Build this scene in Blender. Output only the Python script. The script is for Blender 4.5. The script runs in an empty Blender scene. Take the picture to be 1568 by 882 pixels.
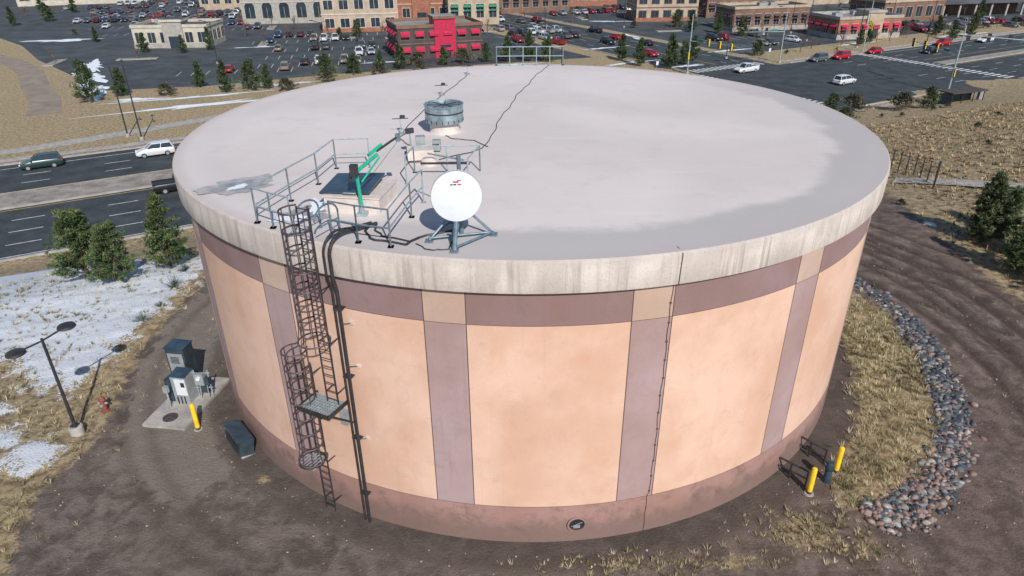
import bpy, bmesh, math, random, numpy as np
from mathutils import Vector, Matrix
random.seed(7); rng=np.random.default_rng(7)
sc=bpy.context.scene
R=math.radians
# ------------------------------------------------------------ materials
def newmat(name):
    m=bpy.data.materials.new(name); m.use_nodes=True; nt=m.node_tree
    b=nt.nodes['Principled BSDF']; return m,nt,b
def N(nt,t,**k):
    n=nt.nodes.new(t)
    for a,v in k.items(): setattr(n,a,v)
    return n
def setin(nt,sock,v):
    if isinstance(v,bpy.types.NodeSocket): nt.links.new(v,sock)
    else: sock.default_value=v
def c4(c): return (c[0],c[1],c[2],1)
def mixc(nt,f,a,b,mode='MIX'):
    n=N(nt,'ShaderNodeMix',data_type='RGBA',blend_type=mode)
    setin(nt,n.inputs[0],f)
    for s,v in ((n.inputs[6],a),(n.inputs[7],b)):
        setin(nt,s,c4(v) if isinstance(v,tuple) and len(v)==3 else v)
    return n.outputs[2]
def math_(nt,op,a,b=0.0,clamp=False):
    n=N(nt,'ShaderNodeMath',operation=op,use_clamp=clamp); setin(nt,n.inputs[0],a); setin(nt,n.inputs[1],b); return n.outputs[0]
def coords(nt,scale=(1,1,1)):
    tc=N(nt,'ShaderNodeTexCoord'); mp=N(nt,'ShaderNodeMapping'); mp.inputs['Scale'].default_value=scale
    nt.links.new(tc.outputs['Object'],mp.inputs[0]); return mp.outputs[0]
def noise(nt,scale,detail=4,vec=None,rough=.55,dist=0):
    n=N(nt,'ShaderNodeTexNoise'); n.inputs['Scale'].default_value=scale; n.inputs['Detail'].default_value=detail
    n.inputs['Roughness'].default_value=rough; n.inputs['Distortion'].default_value=dist
    nt.links.new(vec if vec else coords(nt),n.inputs['Vector']); return n.outputs[0]
def ramp(nt,v,lo,hi,a=0.0,b=1.0):
    n=N(nt,'ShaderNodeMapRange'); n.interpolation_type='SMOOTHSTEP'
    setin(nt,n.inputs[0],v); n.inputs[1].default_value=lo; n.inputs[2].default_value=hi; n.inputs[3].default_value=a; n.inputs[4].default_value=b
    return n.outputs[0]
def bump(nt,b,h,dist=.02,st=.6):
    n=N(nt,'ShaderNodeBump'); n.inputs['Distance'].default_value=dist; n.inputs['Strength'].default_value=st
    nt.links.new(h,n.inputs['Height']); nt.links.new(n.outputs[0],b.inputs['Normal'])
def sc3(c,k): return tuple(min(1,x*k) for x in c)
_mc={}
def mat(name,col,rough=.7,metal=0,var=.18,scale=2.0,bmp=.0,vscale=(1,1,1)):
    if name in _mc: return _mc[name]
    m,nt,b=newmat(name)
    n1=noise(nt,scale,4,coords(nt,vscale)); n2=noise(nt,scale*9,2)
    f=math_(nt,'ADD',math_(nt,'MULTIPLY',n1,.7),math_(nt,'MULTIPLY',n2,.3))
    b_=mixc(nt,ramp(nt,f,.32,.68),sc3(col,1-var),sc3(col,1+var))
    nt.links.new(b_,b.inputs['Base Color'])
    b.inputs['Roughness'].default_value=rough; b.inputs['Metallic'].default_value=metal
    if bmp: bump(nt,b,n2,bmp)
    _mc[name]=m; return m
def paintwall(name,col,dark=.72,k=1.0):
    m,nt,b=newmat(name)
    big=noise(nt,.30,4,rough=.6); mid=noise(nt,1.5,6,rough=.7,dist=.4); fine=noise(nt,30,2); blot=noise(nt,.8,4,coords(nt,(1,1,.6)),dist=1.0)
    st=noise(nt,1.0,5,coords(nt,(3.6,3.6,.14)),rough=.65)
    c=mixc(nt,ramp(nt,big,.34,.66),(col[0]*.90,col[1]*.84,col[2]*.80),(col[0]*1.06,col[1]*1.08,col[2]*1.12))
    c=mixc(nt,math_(nt,'MULTIPLY',ramp(nt,mid,.50,.74),.42*k),c,sc3(col,dark))
    c=mixc(nt,math_(nt,'MULTIPLY',ramp(nt,blot,.56,.74),.32*k),c,(col[0]*.86,col[1]*.70,col[2]*.55))
    c=mixc(nt,math_(nt,'MULTIPLY',ramp(nt,st,.56,.8),.42),c,(col[0]*.74,col[1]*.68,col[2]*.64))
    c=mixc(nt,math_(nt,'MULTIPLY',ramp(nt,fine,.45,.75),.18),c,sc3(col,.55))
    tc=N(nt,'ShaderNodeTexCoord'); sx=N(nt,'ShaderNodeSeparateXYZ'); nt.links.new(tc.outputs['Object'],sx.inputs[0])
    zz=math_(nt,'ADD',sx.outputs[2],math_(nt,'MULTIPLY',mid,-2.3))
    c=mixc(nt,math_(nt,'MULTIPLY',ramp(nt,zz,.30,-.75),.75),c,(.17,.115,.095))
    nt.links.new(c,b.inputs['Base Color']); b.inputs['Roughness'].default_value=.82
    bump(nt,b,fine,.012,.5); return m
M={}
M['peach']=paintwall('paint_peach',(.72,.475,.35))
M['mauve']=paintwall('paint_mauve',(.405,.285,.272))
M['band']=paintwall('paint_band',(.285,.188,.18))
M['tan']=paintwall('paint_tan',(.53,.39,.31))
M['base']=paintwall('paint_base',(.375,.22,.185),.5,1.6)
m,nt,b=newmat('concrete_fascia')
s1=noise(nt,1.0,6,coords(nt,(5.0,5.0,.16)),rough=.72,dist=.2); s2=noise(nt,.9,4,coords(nt,(1.0,1.0,.8)),dist=.5); s3=noise(nt,16,3); s4=noise(nt,1.0,4,coords(nt,(2.2,2.2,.12)))
tc=N(nt,'ShaderNodeTexCoord'); sx=N(nt,'ShaderNodeSeparateXYZ'); nt.links.new(tc.outputs['Object'],sx.inputs[0])
c=mixc(nt,ramp(nt,s2,.35,.65),(.53,.46,.405),(.68,.60,.53))
c=mixc(nt,math_(nt,'MULTIPLY',ramp(nt,s1,.48,.68),.72),c,(.33,.275,.25))
c=mixc(nt,math_(nt,'MULTIPLY',ramp(nt,s4,.53,.70),.5),c,(.76,.69,.62))
topd=math_(nt,'ADD',sx.outputs[2],math_(nt,'MULTIPLY',s1,-.5))
c=mixc(nt,math_(nt,'MULTIPLY',ramp(nt,topd,9.85,10.2),.55),c,(.47,.41,.385))
c=mixc(nt,math_(nt,'MULTIPLY',ramp(nt,s3,.5,.8),.35),c,(.25,.21,.19))
nt.links.new(c,b.inputs['Base Color']); b.inputs['Roughness'].default_value=.85; bump(nt,b,s3,.01); M['fascia']=m
m,nt,b=newmat('roof_membrane')
tc=N(nt,'ShaderNodeTexCoord'); vm=N(nt,'ShaderNodeVectorMath',operation='MULTIPLY'); vm.inputs[1].default_value=(1,1,0); nt.links.new(tc.outputs['Object'],vm.inputs[0])
ln=N(nt,'ShaderNodeVectorMath',operation='LENGTH'); nt.links.new(vm.outputs[0],ln.inputs[0]); rad=ln.outputs['Value']
big=noise(nt,.13,4,rough=.5,dist=.4); mid=noise(nt,.9,7,rough=.72); fine=noise(nt,22,3)
sx=N(nt,'ShaderNodeSeparateXYZ'); nt.links.new(tc.outputs['Object'],sx.inputs[0])
c=mixc(nt,ramp(nt,big,.36,.64),(.62,.555,.53),(.69,.62,.595))
c=mixc(nt,math_(nt,'MULTIPLY',ramp(nt,mid,.48,.72),.34),c,(.52,.465,.45))
br=noise(nt,1.0,5,coords(nt,(.45,2.4,1)),dist=1.0)
c=mixc(nt,math_(nt,'MULTIPLY',ramp(nt,br,.56,.76),.28),c,(.77,.70,.66))
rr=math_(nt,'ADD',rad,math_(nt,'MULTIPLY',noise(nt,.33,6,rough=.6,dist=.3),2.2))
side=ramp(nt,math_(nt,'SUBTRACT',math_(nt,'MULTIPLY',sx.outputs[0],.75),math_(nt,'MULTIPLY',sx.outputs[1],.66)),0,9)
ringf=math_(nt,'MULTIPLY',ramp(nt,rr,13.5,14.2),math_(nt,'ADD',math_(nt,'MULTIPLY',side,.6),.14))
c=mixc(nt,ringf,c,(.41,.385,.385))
c=mixc(nt,math_(nt,'MULTIPLY',ramp(nt,rad,14.0,14.5),.45),c,(.47,.41,.38))
c=mixc(nt,math_(nt,'MULTIPLY',ramp(nt,fine,.55,.8),.20),c,(.35,.31,.30))
nt.links.new(c,b.inputs['Base Color']); b.inputs['Roughness'].default_value=.8; bump(nt,b,mid,.03,.3); M['roof']=m
M['joint']=mat('joint_dark',(.10,.06,.055),.9)
M['galv']=mat('galvanised_steel',(.38,.45,.48),.5,.4,.2,6)
M['steelblue']=mat('steel_blue_grey',(.17,.24,.29),.5,.4,.25,6)
M['ventm']=mat('vent_galvanised',(.27,.34,.38),.4,.5,.35,4)
M['dark']=mat('dark_steel',(.045,.043,.047),.55,.3,.3,5)
M['rust']=mat('cage_steel',(.11,.08,.085),.6,.4,.4,8)
M['white']=mat('white_plastic',(.66,.69,.72),.45,0,.05,2)
M['cream']=mat('cream_paint',(.62,.54,.49),.7,0,.12,3,.01)
M['slate']=mat('slate_panel',(.05,.085,.12),.3,.3,.3,3)
M['green']=mat('green_paint',(.015,.36,.22),.5,0,.15,6)
M['red']=mat('red_paint',(.50,.03,.04),.5,0,.15,6)
M['redold']=mat('faded_red_paint',(.22,.06,.045),.75,0,.3,8)
M['yellow']=mat('yellow_paint',(.80,.54,.02),.5,0,.14,6)
M['conc']=mat('concrete',(.36,.335,.31),.85,0,.28,1.5,.01)
M['kerb']=mat('kerb_concrete',(.36,.34,.32),.85,0,.2,1.0)
M['cab']=mat('cabinet_grey',(.33,.35,.36),.5,.2,.15,3)
M['cabd']=mat('cabinet_dark',(.045,.065,.08),.5,.2,.3,3)
M['glass']=mat('window_glass',(.03,.045,.06),.12,.0,.3,.5)
M['asph']=mat('asphalt',(.040,.049,.055),.88,0,.38,.35,.01)
M['asph2']=mat('asphalt_lot',(.054,.063,.070),.88,0,.38,.2,.01)
M['line']=mat('road_paint',(.62,.62,.60),.7,0,.25,3)
M['liney']=mat('road_paint_yellow',(.55,.40,.08),.7,0,.25,3)
M['median']=mat('median_paving',(.27,.24,.21),.9,0,.35,.6,.01)
M['tyre']=mat('tyre_rubber',(.02,.02,.022),.8)
M['snow']=mat('snow',(.78,.82,.88),.6,0,.08,1.2,.03)
M['wet']=mat('wet_stain',(.30,.29,.29),.35,0,.25,2)
M['bark']=mat('bark',(.11,.075,.05),.9,0,.3,5,.02)
M['twig']=mat('twig',(.14,.085,.065),.9,0,.4,1)
M['stone']=mat('stone_wall',(.36,.335,.30),.85,0,.2,1,.01)
M['brick']=mat('brick_wall',(.31,.13,.08),.85,0,.25,1,.01)
M['tanw']=mat('tan_stucco',(.42,.33,.24),.85,0,.18,.6)
M['creamw']=mat('cream_stucco',(.50,.45,.37),.85,0,.15,.6)
M['brown']=mat('brown_stucco',(.19,.11,.08),.85,0,.2,.6)
M['darkw']=mat('charcoal_stucco',(.07,.055,.055),.8,0,.25,.6)
M['crimson']=mat('crimson_awning',(.46,.015,.06),.7,0,.2,2)
M['awngreen']=mat('green_awning',(.03,.20,.12),.7,0,.2,2)
M['rooff']=mat('flat_roof',(.27,.26,.255),.9,0,.3,.2)
M['rooffd']=mat('flat_roof_dark',(.08,.08,.09),.9,0,.3,.2)
m,nt,b=newmat('car_paint'); oi=N(nt,'ShaderNodeObjectInfo'); nt.links.new(oi.outputs['Color'],b.inputs['Base Color']); b.inputs['Roughness'].default_value=.28; b.inputs['Metallic'].default_value=.25
M['car']=m
def attrmat(name,attr,rough=.85,var=.3,scale=1.5):
    m,nt,b=newmat(name); a=N(nt,'ShaderNodeAttribute'); a.attribute_name=attr
    nz=noise(nt,scale,2)
    c=mixc(nt,1.0,a.outputs['Color'],mixc(nt,ramp(nt,nz,.3,.7),(1-var,)*3,(1+var*.6,)*3),'MULTIPLY')
    nt.links.new(c,b.inputs['Base Color']); b.inputs['Roughness'].default_value=rough; return m
M['rock']=attrmat('rock_mix','col',.85,scale=9); M['straw']=attrmat('dry_grass_blades','col',.8,scale=.5); M['needle']=attrmat('needles','col',.6,scale=.8)
# ------------------------------------------------------------ mesh builder
class MB:
    def __init__(s): s.V=[];s.F=[];s.I=[];s.mats=[]
    def mi(s,m):
        m=M[m] if isinstance(m,str) else m
        if m not in s.mats: s.mats.append(m)
        return s.mats.index(m)
    def add(s,vs,fs,m):
        o=len(s.V); s.V+= [tuple(v) for v in vs]; i=s.mi(m)
        for f in fs: s.F.append(tuple(o+k for k in f)); s.I.append(i)
    def box(s,c,d,m,rz=0,top=1.0,tilt=None,topm=None):
        x,y,z=[k/2 for k in d]; T=Matrix.Rotation(rz,3,'Z')
        if tilt: T=T@Matrix.Rotation(tilt[0],3,'X')@Matrix.Rotation(tilt[1],3,'Y')
        tx,ty=(top,top) if not isinstance(top,tuple) else top
        L=[(-x,-y,-z),(x,-y,-z),(x,y,-z),(-x,y,-z),(-x*tx,-y*ty,z),(x*tx,-y*ty,z),(x*tx,y*ty,z),(-x*tx,y*ty,z)]
        vs=[T@Vector(v)+Vector(c) for v in L]
        s.add(vs,[(0,3,2,1),(0,1,5,4),(1,2,6,5),(2,3,7,6),(3,0,4,7)],m); s.add(vs[4:],[(0,1,2,3)],topm or m)
    def tube(s,p,q,r,m,n=8,r2=None):
        p=Vector(p);q=Vector(q); d=(q-p)
        if d.length<1e-6: return
        d.normalize(); a=d.orthogonal().normalized(); b_=d.cross(a); r2=r if r2 is None else r2
        A=[p+(a*math.cos(2*math.pi*i/n)+b_*math.sin(2*math.pi*i/n))*r for i in range(n)]
        B=[q+(a*math.cos(2*math.pi*i/n)+b_*math.sin(2*math.pi*i/n))*r2 for i in range(n)]
        s.add(A+B,[(i,(i+1)%n,n+(i+1)%n,n+i) for i in range(n)]+[tuple(range(n))[::-1],tuple(range(n,2*n))],m)
    def path(s,pts,r,m,n=6):
        for a,b_ in zip(pts[:-1],pts[1:]): s.tube(a,b_,r,m,n)
    def lathe(s,prof,c,m,n=24,close=True):
        vs=[];fs=[]
        for r,z in prof:
            for i in range(n):
                a=2*math.pi*i/n; vs.append((c[0]+r*math.cos(a),c[1]+r*math.sin(a),c[2]+z))
        for k in range(len(prof)-1):
            for i in range(n): fs.append((k*n+i,k*n+(i+1)%n,(k+1)*n+(i+1)%n,(k+1)*n+i))
        if close: fs.append(tuple(range((len(prof)-1)*n,len(prof)*n))); fs.append(tuple(range(n))[::-1])
        s.add(vs,fs,m)
    def mesh(s,name,smooth=True,ang=35):
        me=bpy.data.meshes.new(name); me.from_pydata(s.V,[],s.F)
        for m in s.mats: me.materials.append(m)
        me.polygons.foreach_set('material_index',s.I)
        if smooth:
            me.polygons.foreach_set('use_smooth',[True]*len(s.F)); me.set_sharp_from_angle(angle=R(ang))
        me.update(); return me
    def obj(s,name,loc=(0,0,0),rz=0,smooth=True,bevel=0):
        return inst(s.mesh(name,smooth),name,loc,rz,bevel=bevel)
def inst(me,name,loc=(0,0,0),rz=0,scale=1,color=None,bevel=0):
    o=bpy.data.objects.new(name,me); o.location=loc; o.rotation_euler=(0,0,rz)
    o.scale=(scale,)*3 if not isinstance(scale,tuple) else scale
    if color: o.color=color
    if bevel:
        b=o.modifiers.new('b','BEVEL'); b.width=bevel; b.segments=2; b.limit_method='ANGLE'
    bpy.context.collection.objects.link(o); return o
def trimesh(name,V,F,cols,matn):
    me=bpy.data.meshes.new(name); V=np.asarray(V,dtype=np.float32).reshape(-1,3); F=np.asarray(F,dtype=np.int32)
    k=F.shape[1]; me.vertices.add(len(V)); me.vertices.foreach_set('co',V.ravel())
    me.loops.add(F.size); me.loops.foreach_set('vertex_index',F.ravel())
    me.polygons.add(len(F)); me.polygons.foreach_set('loop_start',np.arange(0,F.size,k,dtype=np.int32))
    me.update(calc_edges=True); me.validate()
    a=me.color_attributes.new('col','FLOAT_COLOR','POINT'); C=np.ones((len(V),4),np.float32); C[:,:3]=cols; a.data.foreach_set('color',C.ravel())
    me.materials.append(M[matn]); return me
# ------------------------------------------------------------ frames
e1=(math.cos(R(30)),math.sin(R(30))); n1=(-e1[1],e1[0])
def AS(a,s,z=0.0): return (a*e1[0]+s*n1[0],a*e1[1]+s*n1[1],z)
def terr(x,y):
    x=np.asarray(x,float);y=np.asarray(y,float)
    s=-.5*x+.866*y; t=np.clip(x/25,0,1); s0=16*(1-t)-2*t
    k=np.clip((s-s0)/(44-s0),0,1); return -8.5*(k*k*(3-2*k)*.4+.6*k)
def tz(x,y): return float(terr(x,y))
ZC=-8.5
def sd(P,poly):
    P=np.asarray(P); d=np.full(len(P),1e9); ins=np.zeros(len(P),bool); n=len(poly)
    for i in range(n):
        a=np.array(poly[i]);b_=np.array(poly[(i+1)%n]); ab=b_-a; ap=P-a
        t=np.clip((ap@ab)/(ab@ab),0,1); d=np.minimum(d,np.hypot(*(ap-t[:,None]*ab).T))
        c=((a[1]>P[:,1])!=(b_[1]>P[:,1])); xx=(b_[0]-a[0])*(P[:,1]-a[1])/((b_[1]-a[1]) or 1e-9)+a[0]
        ins^=(c&(P[:,0]<xx))
    return np.where(ins,d,-d)
def soft(d,w): return np.clip(.5+d/w,0,1)
# ------------------------------------------------------------ ground
def axis(lo,hi,st,far):
    a=list(np.arange(lo,hi+1e-6,st)); g=st; x=hi
    up=[]
    while x<far: g=min(g*1.12,400); x+=g; up.append(x)
    g=st;x=lo;dn=[]
    while x>-far: g=min(g*1.12,400); x-=g; dn.append(x)
    return np.array(dn[::-1]+a+up)
X=axis(-27,31,.2,3500);Y=axis(-19,22,.2,3500)
def refine(A,lo,hi,st):
    out=[A[0]]
    for a in A[1:]:
        if out[-1]<hi and a>lo and a-out[-1]>st:
            k=int(math.ceil((a-out[-1])/st)); b0=out[-1]
            for j in range(1,k): out.append(b0+(a-b0)*j/k)
        out.append(a)
    return np.array(out)
X=refine(X,-80,80,1.2);Y=refine(Y,-30,90,1.2)
gx,gy=np.meshgrid(X,Y); P=np.c_[gx.ravel(),gy.ravel()]
grassR=[(17.6,5.5),(18.9,1),(18.2,-4),(16.9,-7.8),(15.4,-10.2),(13.3,-12),(11.7,-12.8),(10.9,-12.9),(11.2,-11.4),(12.4,-9.9),(13.9,-7.5),(15.1,-4),(15.8,0),(16.2,5.5)]
leftG=[(-19.0,12),(-18.9,4),(-18.9,-1),(-18.6,-4.3),(-17.6,-8),(-17.3,-9.6),(-18.0,-12.1),(-16.6,-15.9),(-15,-24),(-400,-60),(-400,300),(-19,60)]
backG=[(-19,14),(-10,19),(8,21),(24,24),(29,22),(27.6,15.3),(26.8,8),(26.6,1.7),(27.4,-14),(40,-60),(900,-60),(900,900),(-900,900),(-60,30)]
snowP=[(-19.4,9),(-19.3,4),(-19.7,0),(-19.8,-3.0),(-20.3,-6.3),(-22,-6.2),(-24.5,-4.2),(-31,-1),(-48,8),(-56,19),(-40,20),(-28,13)]
rockP=[(18.4,5.2),(19.2,1),(18.45,-3.9),(17.1,-7.7),(15.6,-10.2),(13.5,-12),(11.6,-12.9),(12.0,-14.0),(14.4,-12.9),(16.9,-10.2),(18.6,-6.9),(19.8,-2.8),(20.2,1),(19.1,5.2)]
rr_=np.hypot(P[:,0],P[:,1])
g=np.maximum.reduce([soft(sd(P,grassR),1.0)*.95,soft(sd(P,leftG),1.6),soft(sd(P,backG),2.0)])
def blob(x,y,r,amp=1,ex=1): return amp*np.exp(-(((P[:,0]-x)/ex)**2+(P[:,1]-y)**2)/(r*r))
for (x,y,r_,a_,ex) in [(9.4,-13.9,1.0,.8,1.3),(3.2,-15.3,.5,.6,2.5),(6.5,-15.2,.6,.6,2.5),(11,-14.6,.8,.6,1),(-16.6,-8.7,.8,.4,1),(-10,-11.6,.5,.45,1.4),(-17.2,-2,.8,.4,1),(22,-2,.5,.4,1)]: g=np.maximum(g,blob(x,y,r_,a_,ex))
sn=soft(sd(P,snowP),3.0)*.88
for (x,y,r_,a_,ex) in [(-19.3,-10.4,1.2,.95,1.1),(-21.5,-9.5,1.3,.75,1.3),(-21,-12,.9,.55,1.2),(27.6,13.2,.6,1,.7),(28.3,11.4,.5,.9,.7),(-23,-7.5,.9,.75,1.6)]: sn=np.maximum(sn,blob(x,y,r_,a_,ex))
tr=np.zeros(len(P)); ridge=np.zeros(len(P))
def addtrack(d,amp):
    global tr,ridge
    tr=np.maximum(tr,amp*np.exp(-(d/.24)**2)); ridge=np.maximum(ridge,amp*np.exp(-((np.abs(d)-.55)/.2)**2))
xw=np.clip((P[:,0]-8)/8,0,1)
for r0,dx,dy in [(21.6,1.5,0),(23.2,1.5,0),(22.5,2.2,-1.2),(24.1,2.2,-1.2),(20.7,.5,-3),(22.2,.5,-3)]: addtrack(np.hypot(P[:,0]-dx,P[:,1]-dy)-r0,xw)
for (x0,y0,x1,y1) in [(19,9,25,2.5),(20,10.5,26.3,4.5),(21,14,25,7),(22.5,15,26.5,8),(18,6,24,-1)]:
    a=np.array([x0,y0]);ab=np.array([x1-x0,y1-y0]);ap=P-a;t=np.clip(ap@ab/(ab@ab),0,1);addtrack(np.hypot(*(ap-t[:,None]*ab).T),1.0)
for r0,dx,dy in [(17.3,-.5,0),(18.6,-.5,.5)]: addtrack(np.hypot(P[:,0]-dx,P[:,1]-dy)-r0,.45*np.clip((4-P[:,0])/6,0,1))
ridge=ridge*(1-tr)
red=np.clip((P[:,0]-2)/14,0,1)*np.clip(1-(g>.6),0,1)
damp=soft(15.6-rr_,1.2)*(rr_>13)
light=soft(sd(P,[(-18.6,3),(-18.3,-4),(-17,-8),(-16,-11),(-12.5,-13),(-11,-11.5),(-12.5,-9),(-13.8,-6),(-15,-1),(-16.5,3)]),2.5)
light=np.maximum(light,.5*ridge*(P[:,0]>5))
Z=terr(P[:,0],P[:,1])
def fb(x,y,s,seed):
    v=0;r_=np.random.default_rng(seed)
    for k in range(5):
        a=r_.uniform(0,6.28,3);b_=r_.uniform(.7,1.4,3)
        v=v+np.sin(x*s*b_[0]*math.cos(a[0])+y*s*b_[0]*math.sin(a[0])+a[1])*np.sin(y*s*b_[1]+x*s*.4+a[2])/(1.6**k); s*=1.9
    return v
near=np.exp(-np.maximum(rr_-30,0)/40)
keep=np.clip((rr_-15)/3,0,1)*np.clip((46-(-.5*P[:,0]+.866*P[:,1]))/6,0,1)
Z=Z+near*keep*(.05*fb(P[:,0],P[:,1],.35,3)+.05*g*fb(P[:,0],P[:,1],1.3,5)+.05*sn*(sn>.5)+.05*ridge)-.09*tr*keep
nx,ny=len(X),len(Y)
idx=np.arange(nx*ny).reshape(ny,nx); Fq=np.stack([idx[:-1,:-1],idx[:-1,1:],idx[1:,1:],idx[1:,:-1]],-1).reshape(-1,4)
me=bpy.data.meshes.new('ground'); me.vertices.add(len(P)); me.vertices.foreach_set('co',np.c_[P,Z].astype(np.float32).ravel())
me.loops.add(Fq.size); me.loops.foreach_set('vertex_index',Fq.astype(np.int32).ravel()); me.polygons.add(len(Fq)); me.polygons.foreach_set('loop_start',np.arange(0,Fq.size,4,dtype=np.int32))
me.update(calc_edges=True); me.polygons.foreach_set('use_smooth',[True]*len(Fq))
for nm,(a,b_,c_) in {'mA':(sn,g,tr),'mB':(red,damp,light)}.items():
    at=me.color_attributes.new(nm,'FLOAT_COLOR','POINT'); at.data.foreach_set('color',np.c_[a,b_,c_,np.ones(len(P))].astype(np.float32).ravel())
m,nt,b=newmat('ground_soil')
def sepattr(n_):
    a=N(nt,'ShaderNodeAttribute'); a.attribute_name=n_; s=N(nt,'ShaderNodeSeparateColor'); nt.links.new(a.outputs['Color'],s.inputs[0]); return s.outputs
A_=sepattr('mA');B_=sepattr('mB')
big=noise(nt,.22,4); mid=noise(nt,1.1,7,rough=.7,dist=.3); fin=noise(nt,11,5,rough=.7); gr=noise(nt,55,2,rough=.7)
vo=N(nt,'ShaderNodeTexVoronoi'); vo.inputs['Scale'].default_value=26; nt.links.new(coords(nt),vo.inputs['Vector'])
dirt=mixc(nt,ramp(nt,mid,.38,.62),(.112,.088,.073),(.265,.215,.180))
dirt=mixc(nt,math_(nt,'MULTIPLY',ramp(nt,big,.4,.65),.45),dirt,(.19,.145,.115))
dirt=mixc(nt,math_(nt,'MULTIPLY',B_[0],.62),dirt,mixc(nt,ramp(nt,mid,.38,.62),(.115,.072,.056),(.235,.160,.130)))
dirt=mixc(nt,math_(nt,'MULTIPLY',ramp(nt,math_(nt,'ADD',B_[2],math_(nt,'MULTIPLY',math_(nt,'SUBTRACT',mid,.5),1.3)),.42,.6),.7),dirt,mixc(nt,fin,(.23,.19,.155),(.37,.32,.265)))
dirt=mixc(nt,math_(nt,'MULTIPLY',ramp(nt,vo.outputs['Distance'],.28,.08),ramp(nt,fin,.5,.7)),dirt,(.33,.28,.25))
dirt=mixc(nt,math_(nt,'MULTIPLY',ramp(nt,gr,.46,.70),.6),dirt,(.058,.045,.036))
dirt=mixc(nt,math_(nt,'MULTIPLY',ramp(nt,math_(nt,'ADD',B_[1],math_(nt,'MULTIPLY',math_(nt,'SUBTRACT',mid,.5),1.3)),.35,.7),.6),dirt,(.085,.062,.050))
dirt=mixc(nt,math_(nt,'MULTIPLY',A_[2],.8),dirt,(.055,.038,.030))
gm=noise(nt,2.6,6,rough=.7); gm2=noise(nt,.12,4,rough=.6)
gras=mixc(nt,ramp(nt,gm,.36,.60),(.17,.125,.07),(.47,.37,.215))
gras=mixc(nt,math_(nt,'MULTIPLY',ramp(nt,gm2,.42,.62),.55),gras,mixc(nt,ramp(nt,gm,.35,.65),(.27,.17,.10),(.50,.39,.23)))
gras=mixc(nt,math_(nt,'MULTIPLY',ramp(nt,fin,.55,.75),.5),gras,(.08,.065,.035))
gf=ramp(nt,math_(nt,'ADD',A_[1],math_(nt,'ADD',math_(nt,'MULTIPLY',math_(nt,'SUBTRACT',mid,.5),1.3),math_(nt,'MULTIPLY',math_(nt,'SUBTRACT',fin,.5),.7))),.42,.6)
col=mixc(nt,gf,dirt,gras)
sf=ramp(nt,math_(nt,'ADD',A_[0],math_(nt,'ADD',math_(nt,'MULTIPLY',math_(nt,'SUBTRACT',mid,.5),1.7),math_(nt,'MULTIPLY',math_(nt,'SUBTRACT',fin,.5),1.4))),.50,.58)
col=mixc(nt,sf,col,mixc(nt,fin,(.64,.70,.80),(.82,.85,.88)))
nt.links.new(col,b.inputs['Base Color']); b.inputs['Roughness'].default_value=.92
hh=math_(nt,'ADD',math_(nt,'MULTIPLY',fin,1.0),math_(nt,'ADD',math_(nt,'MULTIPLY',gr,.35),math_(nt,'MULTIPLY',gm,.8)))
bump(nt,b,hh,.10,.95)
me.materials.append(m); inst(me,'ground')
# ------------------------------------------------------------ tank
def PA(r,az,z): a=R(az); return (r*math.sin(a),-r*math.cos(a),z)
ZT,ZF,ZB,Z0=10.44,9.465,8.348,1.579
cent=[-9.42+23.3*k for k in range(-7,9)]
cuts=set()
for c_ in cent: cuts.add(round(c_-2.44,3)); cuts.add(round(c_+2.44,3))
allaz=sorted(cuts|set(round(-175+k*1.5,3) for k in range(240)))
allaz=[a for a in allaz if cent[0]-2.5<=a<cent[0]+357.4]
tk=MB(); zs=[-.4,Z0,ZB,ZF+.02]; n=len(allaz)
for i in range(n):
    a=allaz[i]; b_=allaz[(i+1)%n]+(360 if i==n-1 else 0); mid_=(a+b_)/2
    ins=any(abs(mid_-c_)<2.44 for c_ in cent)
    for k in range(3):
        mm=['base','mauve' if ins else 'peach','tan' if ins else 'band'][k]
        tk.add([PA(14.4,a,zs[k]),PA(14.4,b_,zs[k]),PA(14.4,b_,zs[k+1]),PA(14.4,a,zs[k+1])],[(0,1,2,3)],mm)
tank=bpy.data.objects.new('water_tank',None); bpy.context.collection.objects.link(tank)
def part(mb,name,**k):
    o=mb.obj(name,**k); o.parent=tank; return o
me_=tk.mesh('wall',False)
bm=bmesh.new(); bm.from_mesh(me_); bmesh.ops.remove_doubles(bm,verts=bm.verts,dist=1e-4)
for f_ in bm.faces: f_.smooth=True
bm.to_mesh(me_); o=inst(me_,'wall'); o.parent=tank
j=MB()
for c_ in cent:
    for d_ in (-2.44,2.44):
        w=.055
        j.add([PA(14.404,c_+d_-w,Z0),PA(14.404,c_+d_+w,Z0),PA(14.404,c_+d_+w,ZF),PA(14.404,c_+d_-w,ZF)],[(0,1,2,3)],'joint')
for zz in (Z0,ZB):
    for k in range(240):
        a=k*1.5; j.add([PA(14.403,a,zz-.008),PA(14.403,a+1.5,zz-.008),PA(14.403,a+1.5,zz+.008),PA(14.403,a,zz+.008)],[(0,1,2,3)],'joint')
part(j,'joints')
rf=MB(); ns=288
rf.lathe([(14.36,9.44),(14.60,9.465),(14.615,9.5),(14.62,10.36),(14.60,10.415),(14.56,10.44)],(0,0,0),'fascia',ns,False)
rprof=[(14.56,10.44),(14.2,10.45),(13.4,10.46),(10,10.48),(6,10.50),(2,10.52),(.3,10.52)]
rf.lathe(rprof,(0,0,0),'roof',ns,True)
part(rf,'roof')
def rz_(x,y): return float(np.interp(math.hypot(x,y),[p[0] for p in rprof[::-1]],[p[1] for p in rprof[::-1]]))
cb=MB(); pts=[]
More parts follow.
